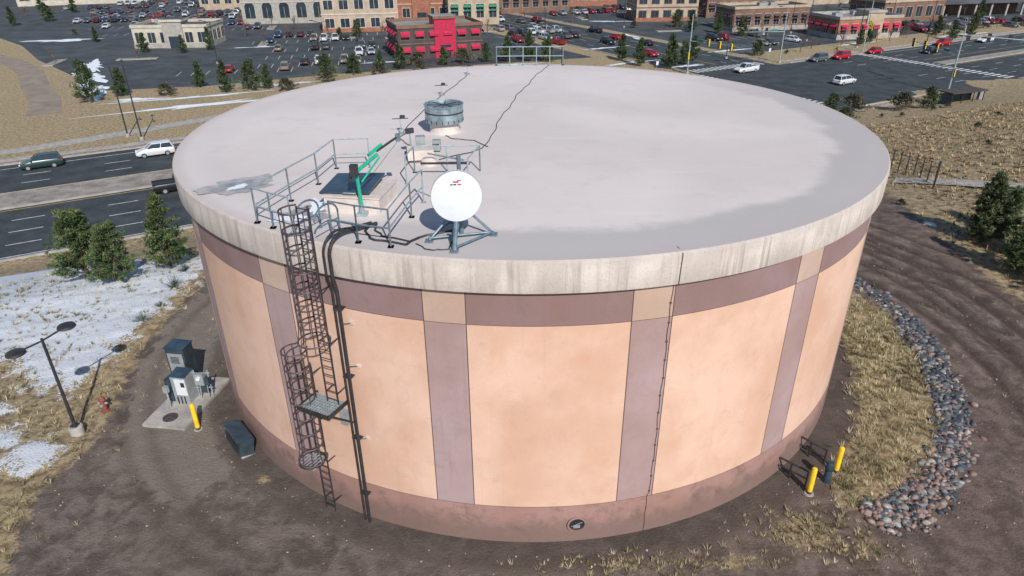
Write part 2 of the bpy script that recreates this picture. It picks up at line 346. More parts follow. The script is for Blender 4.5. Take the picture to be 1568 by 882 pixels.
for t in np.linspace(0,1,60):
    x=1.4+(-1.7-1.4)*t+.05*math.sin(t*23)-.35*math.sin(t*3.1)+.03*math.sin(t*61); y=14.4+(-4.5-14.4)*t; pts.append((x,y,rz_(x,y)+.012))
pts+= [(-2.2,-5.1,10.52),(-2.9,-5.6,10.52),(-3.3,-6,10.52)]
cb.path(pts,.02,'dark',5)
pts=[PA(14.3,16.2,10.46),PA(14.64,16.2,10.40),PA(14.64,16.1,9.45),PA(14.43,16.0,9.40)]
for z in np.linspace(9.3,0,60): pts.append(PA(14.415,15.95+.05*math.sin(z*2.1)+.05*math.sin(z*6.3)-.35*(z<1.6),z))
cb.path(pts,.011,'joint',5)
for z in np.linspace(8.8,1.8,12): cb.box(PA(14.42,15.95+.05*math.sin(z*2.1)+.05*math.sin(z*6.3),z),(.06,.03,.04),'joint',R(16))
part(cb,'seam_cable')
pt=MB(); c_=PA(14.4,6.3,.78); T=Matrix.Translation(c_)@Matrix.Rotation(R(6.3),4,'Z')@Matrix.Rotation(R(90),4,'X')
def lat_local(mb,T,prof,m_,n_=28,close=True):
    k=MB(); k.lathe(prof,(0,0,0),m_,n_,close); mb.add([T@Vector(v) for v in k.V],k.F,m_)
lat_local(pt,T,[(.32,-.05),(.32,.07),(.26,.07),(.26,.03)],'base',28,False); lat_local(pt,T,[(.26,.01),(.26,.03)],'tyre')
pt.box(PA(14.44,6.3,.68),(.22,.03,.12),'cab',R(6.3)); pt.tube(PA(14.45,5.6,.7),PA(14.45,7.0,.86),.012,'cab')
part(pt,'drain_port')
# ------------------------------------------------------------ ladders
def out(az): return Vector((math.sin(R(az)),-math.cos(R(az)),0))
def tang(az): return Vector((math.cos(R(az)),math.sin(R(az)),0))
def ladder(mb,az,z0,z1,r=14.78,w=.21,m_='dark'):
    c=out(az)*r;t=tang(az)
    for s in (-w,w): mb.tube(c+t*s+Vector((0,0,z0)),c+t*s+Vector((0,0,z1)),.028,m_,6)
    z=z0+.15
    while z<z1: mb.tube(c-t*w+Vector((0,0,z)),c+t*w+Vector((0,0,z)),.016,m_,5); z+=.3
    z=z0+.4
    while z<min(z1,10.2):
        for s in (-w,w): mb.tube(out(az)*14.4+t*s+Vector((0,0,z)),c+t*s+Vector((0,0,z)),.022,m_,5)
        z+=1.8
def cage(mb,az,z0,z1,r=14.78,rad=.37,m_='rust'):
    t=tang(az);o_=out(az);c=o_*(r+.36)
    def hp(th,k=1.0): return c+t*(rad*k*math.sin(th))+o_*(rad*k*math.cos(th))
    nz=max(1,round((z1-z0)/.62))
    for q in range(nz+1):
        z=z0+(z1-z0)*q/nz; kk=1.25 if q==0 else 1.0
        pts=[o_*r-t*.21+Vector((0,0,z))]+[hp(a,kk)+Vector((0,0,z)) for a in np.linspace(-2.5,2.5,18)]+[o_*r+t*.21+Vector((0,0,z))]
        mb.path(pts,.026,m_,5)
    for a in np.linspace(-2.2,2.2,7):
        mb.tube(hp(a,1.2)+Vector((0,0,z0)),hp(a)+Vector((0,0,z0+.5)),.017,m_,5); mb.tube(hp(a)+Vector((0,0,z0+.5)),hp(a)+Vector((0,0,z1)),.017,m_,5)
ld=MB(); AL,AU=-27.9,-24.4
ladder(ld,AL,.1,6.2); cage(ld,AL,2.7,6.9)
ladder(ld,AU,5.0,11.5); cage(ld,AU,7.5,11.55)
az_m=-25.3; pc=out(az_m)*15.0
for k in range(12):
    q=pc+tang(az_m)*(-.56+k*.10); ld.box((q.x,q.y,5.0),(.028,.85,.05),'galv',R(az_m))
for k in range(8):
    q=pc+out(az_m)*(-.38+k*.11); ld.box((q.x,q.y,5.004),(1.22,.02,.03),'galv',R(az_m))
for s in (-.6,.6):
    q=pc+tang(az_m)*s; ld.box((q.x,q.y,5.0),(.05,.95,.12),'dark',R(az_m))
    ld.tube(q+out(az_m)*.3+Vector((0,0,4.95)),out(az_m)*14.42+tang(az_m)*s+Vector((0,0,4.1)),.03,'dark')
q=pc+out(az_m)*.45; ld.box((q.x,q.y,5.0),(1.2,.05,.12),'dark',R(az_m))
q=out(AL)*15.2
for k in range(7):
    w_=q+tang(AL)*(-.36+k*.12); ld.box((w_.x,w_.y,2.62),(.03,.7,.03),'galv',R(AL))
ld.path([q+tang(AL)*(.42*math.sin(a))+out(AL)*(.42*math.cos(a))+Vector((0,0,2.62)) for a in np.linspace(-3.14,3.14,20)],.03,'dark',5)
for s in (-.34,.34):
    o_=out(AU);t=tang(AU)*s
    pts=[o_*14.78+t+Vector((0,0,11.1))]+[o_*(14.78-.5*(1-math.cos(a)))+t+Vector((0,0,11.1+.35*math.sin(a))) for a in np.linspace(.3,3.0,9)]+[o_*13.78+t+Vector((0,0,10.47))]
    ld.path(pts,.028,'steelblue',6)
    ld.tube(o_*14.78+t+Vector((0,0,10.9)),o_*13.8+t+Vector((0,0,10.9)),.022,'steelblue',6)
ld.obj('caged_ladder')
pp=MB()
for az,r_,rr in ((-21.9,.055,14.62),(-22.7,.04,14.58)):
    pts=[PA(13.0,az+2,10.53),PA(13.6,az+.9,10.56)]+[PA(14.2+.52*math.sin(t),az+.4*(1-t/1.57),10.2+.48*math.cos(t)) for t in np.linspace(-.3,1.57,7)]+[PA(14.72,az,9.5),PA(rr,az,9.0)]+[PA(rr,az,z) for z in np.linspace(8,0,9)]
    pp.path(pts,r_,'dark',8)
for z in np.arange(1.2,9,2.4): pp.box(PA(14.5,-22.3,z),(.30,.22,.03),'dark',R(-22.3))
for z,az in ((7.9,-21.1),(6.4,-20.9),(3.6,-21.0)): pp.box(PA(14.43,az,z),(.12,.06,.10),'cream',R(az)); pp.tube(PA(14.45,az,z),PA(14.56,-21.9,z),.01,'dark')
pp.box(PA(14.5,-23.8,4.3),(.26,.2,.5),'cab',R(-24))
pp.obj('conduit_pipe')
# ------------------------------------------------------------ roof furniture
ZR=10.47
def rail(mb,pts,h=1.07,m_='galv',step=1.5,mid=2):
    P3=[Vector((x,y,ZR)) for x,y in pts]
    for a,b_ in zip(P3[:-1],P3[1:]):
        L=(b_-a).length; k=max(1,round(L/step))
        for i in range(k+1):
            q=a.lerp(b_,i/k); mb.tube(q,q+Vector((0,0,h)),.028,m_,6); mb.box((q.x,q.y,ZR+.01),(.16,.16,.02),m_)
        for t in range(mid): mb.tube(a+Vector((0,0,h*(1-t*.5))),b_+Vector((0,0,h*(1-t*.5))),.026,m_,6)
rl=MB()
rail(rl,[(-8.0,-12.0),(-7.55,-10.2),(-7.1,-8.6),(-6.9,-6.9),(-5.7,-6.8)],step=1.6)
rail(rl,[(-8.0,-12.0),(-7.4,-12.4),(-6.7,-12.8)],step=.7)
rail(rl,[(-5.5,-13.1),(-4.7,-13.45),(-3.75,-13.75)],m_='steelblue')
rail(rl,[(-3.75,-13.75),(-3.5,-11.6),(-3.3,-10.4)])
rl.obj('guard_railing')
r2=MB(); rail(r2,[(-4.1,-8.6),(-4.0,-7.4),(-1.7,-7.3),(-2.0,-8.9)],h=.95,mid=1); r2.box((-2.9,-7.9,ZR+.5),(1.6,.06,.06),'dark'); r2.obj('guard_railing')
r3=MB(); rail(r3,[(-1.9,14.2),(2.3,14.2)],h=1.1,mid=3,step=.9); rail(r3,[(-1.9,14.2),(-1.9,14.5)],mid=3,step=2); rail(r3,[(2.3,14.2),(2.3,14.5)],mid=3,step=2)
r3.obj('guard_railing')
hb=MB(); hb.box((-5.25,-10.35,ZR+.22),(1.75,1.7,.48),'cream',R(-8)); hb.box((-5.5,-10.25,ZR+.60),(1.6,1.55,.07),'slate',R(-8),tilt=(R(4),R(-3)))
hb.box((-5.25,-10.35,ZR+.47),(1.82,1.77,.05),'cream',R(-8))
for s in (-.5,.5): hb.box((-5.35+s,-9.45,ZR+.5),(.15,.12,.1),'galv')
hb.tube((-5.6,-11.15,ZR+.6),(-5.2,-11.2,ZR+.6),.02,'galv'); hb.obj('roof_hatch',bevel=.01)
dv=MB(); b0=Vector((-5.0,-11.45,ZR)); dv.box(b0+Vector((0,0,.05)),(.3,.3,.1),'galv'); dv.tube(b0,b0+Vector((0,0,.35)),.075,'galv'); dv.tube(b0+Vector((0,0,.3)),b0+Vector((-.05,.02,1.35)),.055,'green')
tp=b0+Vector((-.05,.02,1.35)); dv.tube(tp,tp+Vector((.5,.75,.30)),.055,'green'); dv.tube(tp+Vector((.3,.45,.36)),tp+Vector((.62,.93,.55)),.05,'green')
dv.tube(tp+Vector((.5,.75,.40)),tp+Vector((1.0,1.5,.62)),.035,'dark'); dv.box(tp+Vector((1.02,1.52,.6)),(.14,.14,.22),'steelblue')
dv.box(tp+Vector((-.05,-.05,.06)),(.22,.2,.34),'dark'); dv.tube(tp+Vector((-.12,0,.1)),tp+Vector((-.2,-.05,-.25)),.06,'dark'); dv.tube(tp+Vector((.1,.1,-.35)),tp+Vector((.55,.8,.2)),.03,'green')
dv.tube(tp+Vector((1.02,1.52,.5)),b0+Vector((-.1,1.2,.6)),.008,'dark',4)
dv.obj('davit_crane')
ds=MB(); c_=Vector((-1.95,-13.35,11.78)); face=Vector((.12,-.98,.13)).normalized(); T=Matrix.Translation(c_)@face.to_track_quat('Z','Y').to_matrix().to_4x4()
lat_local(ds,T,[(.20,-.42),(.45,-.32),(.64,-.12),(.68,-.10),(.68,.12)],'white',48,False)
lat_local(ds,T,[(.68,.12),(.675,.135),(.45,.165),(.2,.175),(.03,.18)],'white',48); lat_local(ds,T,[(.684,.08),(.692,.08),(.692,.105),(.684,.105)],'cab',48,False)
lat_local(ds,T,[(.22,-.55),(.22,-.40)],'cab')
for dx,dy,w_,h_,m_ in ((0,.40,.15,.04,'red'),(.09,.44,.11,.025,'red'),(-.12,.33,.06,.035,'dark'),(-.03,.33,.08,.035,'dark'),(.09,.33,.09,.035,'red')):
    zz=.175; q=[T@Vector((dx+a*w_,dy+b2*h_,zz)) for a,b2 in ((-.5,-.5),(.5,-.5),(.5,.5),(-.5,.5))]; ds.add(q,[(0,1,2,3)],m_)
mx,my=-1.9,-12.85
ds.tube((mx,my,ZR),(mx,my,12.75),.057,'steelblue',12); ds.box((mx,my-.08,11.78),(.25,.35,.4),'galv')
feet=[(-2.0,-14.05),(-1.0,-12.95),(-2.75,-13.4),(-2.2,-12.0)]
for fx,fy in feet: ds.tube((fx,fy,ZR+.04),(mx,my,11.35),.038,'steelblue'); ds.box((fx,fy,ZR+.02),(.22,.22,.04),'steelblue')
for a,b_ in zip(feet,feet[1:]+feet[:1]): ds.tube((a[0],a[1],ZR+.1),(b_[0],b_[1],ZR+.1),.03,'steelblue')
ds.tube((-2.0,-14.05,ZR),(-1.95,-13.75,11.2),.06,'steelblue'); ds.tube((mx+.15,my,12.6),(mx-1.0,my+1.3,12.4),.025,'galv')
ds.obj('microwave_dish')
vt=MB(); vc=(-3.5,-1.9,10.49)
vt.lathe([(.70,0),(.66,.03),(.62,.10),(.62,.48)],vc,'cream',36,False); vt.lathe([(.62,.46),(.80,.46),(.80,.60),(.805,.62),(.80,.64),(.80,1.12),(.83,1.13),(.83,1.18),(.78,1.19),(.76,1.10),(.0001,1.12)],vc,'ventm',40,False)
for k in range(20):
    a=k*math.pi/10; vt.box((vc[0]+.803*math.cos(a),vc[1]+.803*math.sin(a),vc[2]+.55),(.02,.03,.12),'dark',a)
vt.lathe([(.806,.84),(.812,.85),(.812,.89),(.806,.90)],vc,'dark',40,False)
for k in range(4): vt.box((vc[0],vc[1],vc[2]+1.125+.002*k),(1.4,.03,.02),'dark',k*.785)
vt.obj('roof_vent')
bx=MB(); bx.box((-4.0,-5.9,ZR+.28),(.95,.7,.36),'cream',.2); bx.box((-4.05,-5.3,ZR+.5),(.35,.3,.5),'cab',.2); bx.tube((-4.4,-5.5,ZR),(-4.4,-5.5,ZR+1.0),.03,'cab')
bx.lathe([(.3,.3),(.28,.5),(.15,.6)],(-3.6,-6.5,ZR-.3),'cream',16); bx.box((-4.4,-5.5,ZR+1.0),(.3,.12,.18),'dark',.6); bx.tube((-4.7,-5.2,ZR+.1),(-3.4,-5.0,ZR+.35),.04,'dark'); bx.box((-3.5,-4.9,ZR+.3),(.3,.25,.4),'cab')
bx.obj('equipment_box')
def mast(x,y,h,nm):
    a=MB(); a.tube((x,y,ZR),(x,y,ZR+h),.025,'galv'); a.box((x,y,ZR+.03),(.3,.3,.06),'cab')
    a.tube((x-.35,y+.1,ZR+h*.85),(x+.35,y-.1,ZR+h*.95),.018,'dark'); a.box((x+.1,y,ZR+h),(.2,.12,.12),'dark')
    a.obj(nm)
mast(-3.5,11.0,.55,'antenna_mast'); mast(-4.4,5.2,.6,'antenna_mast'); mast(-5.3,-2.3,.75,'antenna_mast')
cab=MB()
def sag(pts,r=.018,m_='dark'):
    L=[]
    for (x0,y0),(x1,y1) in zip(pts[:-1],pts[1:]):
        for t in (0,.33,.66): L.append((x0+(x1-x0)*t,y0+(y1-y0)*t))
    L.append(pts[-1]); L=[(x+.04*math.sin(i*2.3),y+.04*math.cos(i*1.7)) for i,(x,y) in enumerate(L)]
    cab.path([(x,y,rz_(x,y)+.02) for x,y in L],r,m_,5)
sag([(-3.4,-2.7),(-3.0,-3.2),(-2.2,-3.4),(-1.6,-4.3)]); sag([(-5.0,-1.9),(-5.3,-3),(-4.6,-4.2),(-4.1,-5)]); sag([(-3.5,10.9),(-3.9,8),(-4.4,5.2)]); sag([(-4.4,5.2),(-4.9,2),(-5.3,-2.3)])
sag([(-4.7,-12.15),(-4.6,-12.9),(-4.3,-13.3),(-3.4,-13.6),(-2.9,-13.0),(-2.2,-12.7)],.04); sag([(-4.5,-12.2),(-4.3,-12.8),(-4.0,-13.1),(-3.3,-13.4)],.03)
sag([(-3.1,-13.6),(-2.6,-14.0),(-2.2,-13.9),(-2.0,-13)],.02)
cab.obj('cable_run')
def blobsheet(name,cx,cy,rx,ry,z,m_,rot=0,n=64,irr=.25,seed=0):
    r_=random.Random(seed); ph=[r_.uniform(0,6.28) for _ in range(6)]; vs=[(cx,cy,z)]
    for i in range(n):
        a=2*math.pi*i/n; k=1+irr*(math.sin(2*a+ph[0])*.4+math.sin(3*a+ph[1])*.4+math.sin(5*a+ph[2])*.4+math.sin(9*a+ph[3])*.3+math.sin(14*a+ph[4])*.2+math.sin(23*a+ph[5])*.15)
        x,y=rx*k*math.cos(a),ry*k*math.sin(a); vs.append((cx+x*math.cos(rot)-y*math.sin(rot),cy+x*math.sin(rot)+y*math.cos(rot),z))
    b_=MB(); b_.add(vs,[(0,1+i,1+(i+1)%n) for i in range(n)],m_); return b_.obj(name,smooth=False)
M['damp']=mat('damp_roof',(.42,.39,.385),.45,0,.2,2)
blobsheet('wet_patch',-9.8,-8.7,1.15,.85,10.480,'damp',.5,seed=1,irr=.25); blobsheet('wet_patch',-9.8,-8.8,.75,.5,10.484,'wet',.6,seed=12,irr=.3); blobsheet('snow_patch',-9.75,-8.9,.42,.16,10.489,'snow',.9,seed=6,irr=.3)
blobsheet('snow_patch',-7.1,-11.7,.5,.3,10.483,'snow',.2,seed=3,irr=.35); blobsheet('snow_patch',-6.55,-10.7,.22,.8,10.487,'snow',.2,seed=4,irr=.35); blobsheet('wet_patch',-6.7,-11.3,.7,.6,10.479,'wet',.2,seed=5,irr=.3)
# ------------------------------------------------------------ things at the foot of the tank
pd=MB(); pd.box((-14.7,-6.9,.05),(1.9,3.6,.16),'conc',R(-8)); pd.obj('concrete_pad',bevel=.02)
c1=MB(); c1.box((-15.2,-5.7,1.15),(.85,.7,2.05),'cabd',R(-8)); c1.box((-15.2,-5.7,2.2),(.92,.8,.05),'slate',R(-8)); c1.box((-15.25,-6.06,1.1),(.7,.03,1.7),'cab',R(-8)); c1.box((-15.0,-6.08,1.1),(.05,.05,.2),'dark',R(-8))
for k in range(5): c1.box((-15.27,-6.085,1.5+k*.07),(.4,.02,.03),'dark',R(-8))
c1.obj('electrical_cabinet',bevel=.015)
c2=MB(); c2.box((-14.75,-6.8,.8),(.7,.6,1.35),'cab',R(-8)); c2.box((-14.75,-6.8,1.50),(.74,.66,.04),'slate',R(-8),tilt=(R(6),0)); c2.box((-14.72,-7.12,.95),(.5,.03,.8),'white',R(-8)); c2.box((-14.6,-7.16,1.1),(.16,.04,.22),'dark',R(-8))
c2.box((-15.3,-6.8,.7),(.25,.4,1.1),'cabd',R(-8)); c2.tube((-15.2,-7.4,.1),(-15.2,-7.4,1.0),.04,'cab'); c2.box((-15.2,-7.4,1.05),(.2,.16,.3),'cab',R(-8))
for k in range(3): c2.tube((-14.95+.15*k,-7.15,.1),(-14.95+.15*k,-7.15,.5),.025,'dark')
c2.obj('electrical_cabinet',bevel=.012)
c3=MB()
for dx in (-.3,.3): c3.tube((-14.0+dx,-6.6,.1),(-14.0+dx,-6.6,1.5),.03,'galv')
for zz in (.6,1.35): c3.box((-14.0,-6.6,zz),(.75,.04,.05),'galv')
c3.box((-14.05,-6.7,1.1),(.4,.2,.55),'cab',R(-5)); c3.box((-13.75,-6.7,1.0),(.18,.15,.35),'cabd',R(-5)); c3.box((-14.0,-6.6,.55),(.35,.18,.3),'cabd',R(-5)); c3.tube((-14.1,-6.7,.85),(-14.15,-6.75,.1),.03,'cab'); c3.tube((-13.8,-6.7,.85),(-13.8,-6.75,.1),.02,'cab')
c3.tube((-14.05,-6.8,1.2),(-14.05,-6.88,1.2),.09,'white',16); c3.obj('electric_meter')
mh=MB(); mh.lathe([(.3,0),(.3,.03),(.27,.035)],(-14.9,-8.1,.13),'rust',24); mh.obj('manhole_cover')
def bollard(x,y,h=1.15):
    b_=MB(); b_.lathe([(.18,0),(.16,.05)],(x,y,tz(x,y)-.02),'conc',20); b_.lathe([(.095,0),(.095,h-.06),(.075,h-.02),(.03,h)],(x,y,tz(x,y)),'yellow',20); b_.lathe([(.0965,0),(.0965,.14)],(x,y,tz(x,y)),'rust',20,False); b_.obj('bollard')
bollard(-13.5,-8.7,1.3); bollard(10.1,-12.1,1.2); bollard(11.5,-11.0,1.2)
pb=MB(); pb.lathe([(.13,0),(.13,.85),(.1,.92)],(10.95,-11.5,0),'slate',18); pb.lathe([(.16,.1),(.16,.16)],(10.95,-11.5,.5),'dark',18); pb.obj('vent_pipe')
pf=MB()
for (a,b_) in (((9.2,-10.9),(10.1,-11.75)),((10.4,-9.7),(11.2,-10.6))):
    for t in (0,.5,1):
        q=(a[0]+(b_[0]-a[0])*t,a[1]+(b_[1]-a[1])*t); pf.tube((q[0],q[1],0),(q[0],q[1],.7),.035,'dark')
    pf.tube((*a,.7),(*b_,.7),.04,'dark'); pf.tube((*a,.35),(*b_,.35),.025,'dark')
pf.obj('pipe_barrier')
wb=MB(); q=out(-49)*14.95; wb.box((q.x,q.y,.48),(1.5,.55,.7),'cabd',R(-49),tilt=(R(-12),0)); q2=out(-49)*14.98; wb.box((q2.x,q2.y,.85),(1.56,.6,.06),'slate',R(-49),tilt=(R(-12),0))
for s in (-.6,.6): q3=q+tang(-49)*s; wb.box((q3.x,q3.y,.1),(.12,.5,.2),'conc',R(-49))
q4=out(-49)*15.27
for k in range(6): wb.box((q4.x,q4.y,.25+k*.08),(1.3,.02,.03),'dark',R(-49))
wb.obj('wall_vent_box',bevel=.015)
lp=MB(); lx,ly=-18.4,-8.9; lz=tz(lx,ly)
lp.lathe([(.27,-.2),(.27,.3),(.24,.33)],(lx,ly,lz),'conc',24); lp.tube((lx,ly,lz+.3),(lx,ly,lz+4.5),.07,'dark',10,.05); lp.box((lx,ly,lz+.37),(.26,.26,.06),'dark')
hv=Vector((.35,.94,0)).normalized()
for s in (-1,1):
    e_=Vector((lx,ly,lz+4.45))+hv*s*.75; lp.tube((lx,ly,lz+4.4),e_,.035,'dark'); e2=e_+hv*s*.28; lp.lathe([(.08,.12),(.31,.06),(.34,-.02),(.28,-.06),(.05,-.07)],e2,'dark',24)
lp.obj('lamp_post')
fh=MB(); fx,fy=-18.0,-7.5; fh.lathe([(.17,0),(.17,.05),(.11,.07),(.11,.55),(.14,.56),(.14,.62),(.11,.66),(.07,.74),(.03,.77)],(fx,fy,tz(fx,fy)),'redold',20); fh.tube((fx-.2,fy,tz(fx,fy)+.42),(fx+.2,fy,tz(fx,fy)+.42),.05,'cab'); fh.tube((fx,fy-.17,tz(fx,fy)+.36),(fx,fy,tz(fx,fy)+.36),.065,'cab'); fh.obj('fire_hydrant')
# ------------------------------------------------------------ rocks, pebbles
bmi=bmesh.new(); bmesh.ops.create_icosphere(bmi,subdivisions=1,radius=1); IV=np.array([v.co[:] for v in bmi.verts]); IF=np.array([[v.index for v in f.verts] for f in bmi.faces]); bmi.free()
def rocks(name,pts,rad,cols,flat=.7):
    V=[];F=[];C=[]
    for k,((x,y),r_,c) in enumerate(zip(pts,rad,cols)):
        v=IV*(1+rng.uniform(-.32,.32,(len(IV),1)))*r_*rng.uniform(.65,1.4,3)*np.array([1,1,flat]); a=rng.uniform(0,6.28); ca,sa=math.cos(a),math.sin(a)
        v=np.c_[v[:,0]*ca-v[:,1]*sa+x,v[:,0]*sa+v[:,1]*ca+y,v[:,2]+tz(x,y)+r_*.25]; F.append(IF+k*len(IV)); V.append(v); C.append(np.tile(c,(len(IV),1)))
    me=trimesh(name,np.concatenate(V),np.concatenate(F),np.concatenate(C),'rock'); return inst(me,name)
def sample(poly,n,w=0):
    a=np.array(poly); lo=a.min(0);hi=a.max(0); out_=[]
    while len(out_)<n:
        q=rng.uniform(lo,hi,(n*3,2)); d=sd(q,poly); q=q[d>w*rng.normal(0,1,len(q))]; out_+=list(map(tuple,q))
    return out_[:n]
pts=sample(rockP,3400,.18); pal=np.array([(.06,.075,.095),(.11,.125,.14),(.20,.20,.20),(.24,.155,.13),(.30,.22,.19),(.04,.05,.065),(.36,.35,.33)])
w_=np.array([pal[rng.choice(7,p=[.26,.22,.13,.10,.06,.18,.05] if p_[1]>-9.5 else [.12,.15,.14,.25,.18,.10,.06])] for p_ in pts]); rocks('riprap_rocks',pts,.035+.12*rng.uniform(0,1,len(pts))**1.8,w_)
pp_=[]
while len(pp_)<4200:
    q=rng.uniform((-20,-18),(26,12),(4000,2)); rq=np.hypot(q[:,0],q[:,1]); q=q[(rq>14.9)]; pp_+=list(map(tuple,q))
pp_=pp_[:4200]; rocks('gravel',pp_,.010+.035*rng.uniform(0,1,4200)**2.5,np.array([(.22,.17,.15),(.28,.23,.20),(.12,.095,.085),(.36,.31,.28)])[rng.choice(4,4200)],.6)
# ------------------------------------------------------------ grass
def tufts(name,pts,h,blades,cols,w=.018,spread=.6):
    pts=np.asarray(pts); n=len(pts); z=terr(pts[:,0],pts[:,1])
    hh=np.repeat(rng.uniform(h*.45,h*1.25,n),blades); b0=np.repeat(np.c_[pts,z],blades,0)
    a=rng.uniform(0,2*math.pi,n*blades); ln=rng.uniform(.1,1,n*blades)*spread
    base=b0+np.c_[np.cos(a)*ln*.25*hh,np.sin(a)*ln*.25*hh,np.full(len(a),-.02)]
    tip=base+np.c_[np.cos(a)*ln*hh,np.sin(a)*ln*hh,hh*rng.uniform(.5,1,len(a))]
    t=a+math.pi/2; sd_=np.c_[np.cos(t)*w,np.sin(t)*w,np.zeros(len(a))]*(1+hh[:,None])
    V=np.stack([base-sd_,base+sd_,tip],1).reshape(-1,3); F=np.arange(len(V)).reshape(-1,3)
    cols=np.array(cols); C=cols[np.repeat(rng.integers(0,len(cols),n),blades)]*rng.uniform(.75,1.25,(n*blades,1)); C=np.repeat(C,3,0)
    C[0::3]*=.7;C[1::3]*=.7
    return inst(trimesh(name,V,F,C,'straw'),name)
straw=[(.60,.50,.30),(.50,.41,.23),(.42,.33,.18),(.66,.57,.38),(.28,.24,.12),(.20,.18,.08)]
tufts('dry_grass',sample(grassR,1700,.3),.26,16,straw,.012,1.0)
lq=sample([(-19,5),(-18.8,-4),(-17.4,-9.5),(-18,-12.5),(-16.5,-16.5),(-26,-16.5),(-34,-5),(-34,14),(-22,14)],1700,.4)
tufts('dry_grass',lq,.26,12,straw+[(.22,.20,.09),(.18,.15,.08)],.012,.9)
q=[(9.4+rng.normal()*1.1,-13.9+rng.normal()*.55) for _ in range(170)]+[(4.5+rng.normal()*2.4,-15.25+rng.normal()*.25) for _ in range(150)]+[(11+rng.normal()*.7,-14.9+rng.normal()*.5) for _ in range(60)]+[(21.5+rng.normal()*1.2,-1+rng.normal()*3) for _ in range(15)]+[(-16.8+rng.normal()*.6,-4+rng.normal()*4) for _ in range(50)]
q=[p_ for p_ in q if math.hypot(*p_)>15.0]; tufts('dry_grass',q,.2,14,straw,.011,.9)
fieldP=[(28,2),(27.6,9),(28.4,15),(32,22),(27,27),(20,26),(22,45),(45,65),(75,76),(95,75),(60,20),(40,0)]
tufts('field_grass',sample(fieldP,9000,.5),.36,7,[(.58,.45,.25),(.50,.38,.21),(.42,.29,.16),(.62,.50,.30),(.36,.21,.12),(.20,.15,.08)],.035,.9)
def yucca(x,y,s=1):
    n=70; a=rng.uniform(0,6.28,n); el=rng.uniform(.15,1.4,n); L=.55*s
    d=np.c_[np.cos(a)*np.cos(el),np.sin(a)*np.cos(el),np.sin(el)]; t=np.c_[-np.sin(a),np.cos(a),0*a]*.022; b0=np.array([x,y,tz(x,y)])+d*.05
    V=np.stack([b0-t,b0+t,b0+d*L],1).reshape(-1,3); inst(trimesh('yucca_plant',V,np.arange(len(V)).reshape(-1,3),np.tile((.12,.15,.12),(len(V),1)),'straw'),'yucca_plant')
for x,y,s in [(-20.1,-.1,1.1),(-20.3,3.9,1.4),(-19.9,1.5,.7),(-20.6,6,.9)]: yucca(x,y,s)
# ------------------------------------------------------------ trees
def pine(name,H=4.5,W=1.9,nb=130,clumps=7,needles=15,L=.2,seed=0,shape='pine',cols=((.055,.095,.035),(.09,.135,.045),(.14,.175,.065),(.035,.06,.028),(.17,.17,.08))):
    r_=np.random.default_rng(seed); mb=MB(); mb.tube((0,0,-.2),(0,0,H*.55),.035*H*.6,'bark',7,.02*H*.6); mb.tube((0,0,H*.55),(0,0,H*.96),.02*H*.6,'bark',6,.005)
    cen=[];ax=[]
    lop=r_.uniform(.65,1.2,(8,3))
    for i in range(nb):
        t=r_.uniform(0,1)**.85; z=H*(.08+.9*t); a=r_.uniform(0,6.28)
        prof_=(1-t)**.75*(.62+.38*min(1,t*5)) if shape=='pine' else math.sqrt(max(0,1-(t*1.05-.25)**2))*(1-.55*t)
        Rr=W*max(.06,prof_)*lop[int(a/6.284*8),int(t*2.99)]*r_.uniform(.6,1.15)
        tip=np.array([math.cos(a)*Rr,math.sin(a)*Rr,z+Rr*.18+.05*H*t]); base=np.array([0,0,z-.12*H*(1-t)*.5])
        if i%2==0: mb.tube(base,tuple(base+(tip-base)*.9),.018+.01*(1-t),'bark',4,.006)
        for k in range(clumps):
            u=r_.uniform(.35,1.0); c=base+(tip-base)*u+r_.normal(0,.04*W,3)*np.array([1,1,.6]); cen.append(c); ax.append((tip-base)/np.linalg.norm(tip-base))
    cen=np.array(cen);ax=np.array(ax); n=len(cen)*needles
    c=np.repeat(cen,needles,0)+r_.normal(0,L*.3,(n,3)); d=np.repeat(ax,needles,0)*.7+r_.normal(0,.75,(n,3))+np.array([0,0,.35]); d/=np.linalg.norm(d,axis=1)[:,None]
    s=np.cross(d,r_.normal(0,1,(n,3))); s/=np.linalg.norm(s,axis=1)[:,None]; ll=L*r_.uniform(.6,1.3,(n,1)); w=L*.15
    V=np.stack([c-s*w,c+s*w,c+d*ll],1).reshape(-1,3); F=np.arange(len(V)).reshape(-1,3)
    cols=np.array(cols); C=cols[np.repeat(r_.integers(0,len(cols),len(cen)),needles)]*r_.uniform(.7,1.3,(n,1))
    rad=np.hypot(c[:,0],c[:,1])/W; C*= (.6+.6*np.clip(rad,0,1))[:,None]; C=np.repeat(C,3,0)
    nv=trimesh(name,V,F,C,'needle')
    bark=mb.mesh(name+'_wood'); bm=bmesh.new(); bm.from_mesh(nv); k0=len(bm.faces); bm.from_mesh(bark)
    bm.faces.ensure_lookup_table()
    for i in range(k0,len(bm.faces)): bm.faces[i].material_index=1
    bm.to_mesh(nv); bm.free(); nv.materials.append(M['bark']); return nv
gcol=((.06,.115,.035),(.10,.165,.05),(.15,.20,.065),(.035,.07,.028),(.17,.18,.08))
pA=pine('pine_tree',4.3,2.1,120,7,15,.21,1,'round',gcol); pB=pine('pine_tree',4.6,1.7,120,7,15,.20,2,'pine',gcol); pC=pine('pine_tree',5.0,2.2,150,7,16,.22,3)
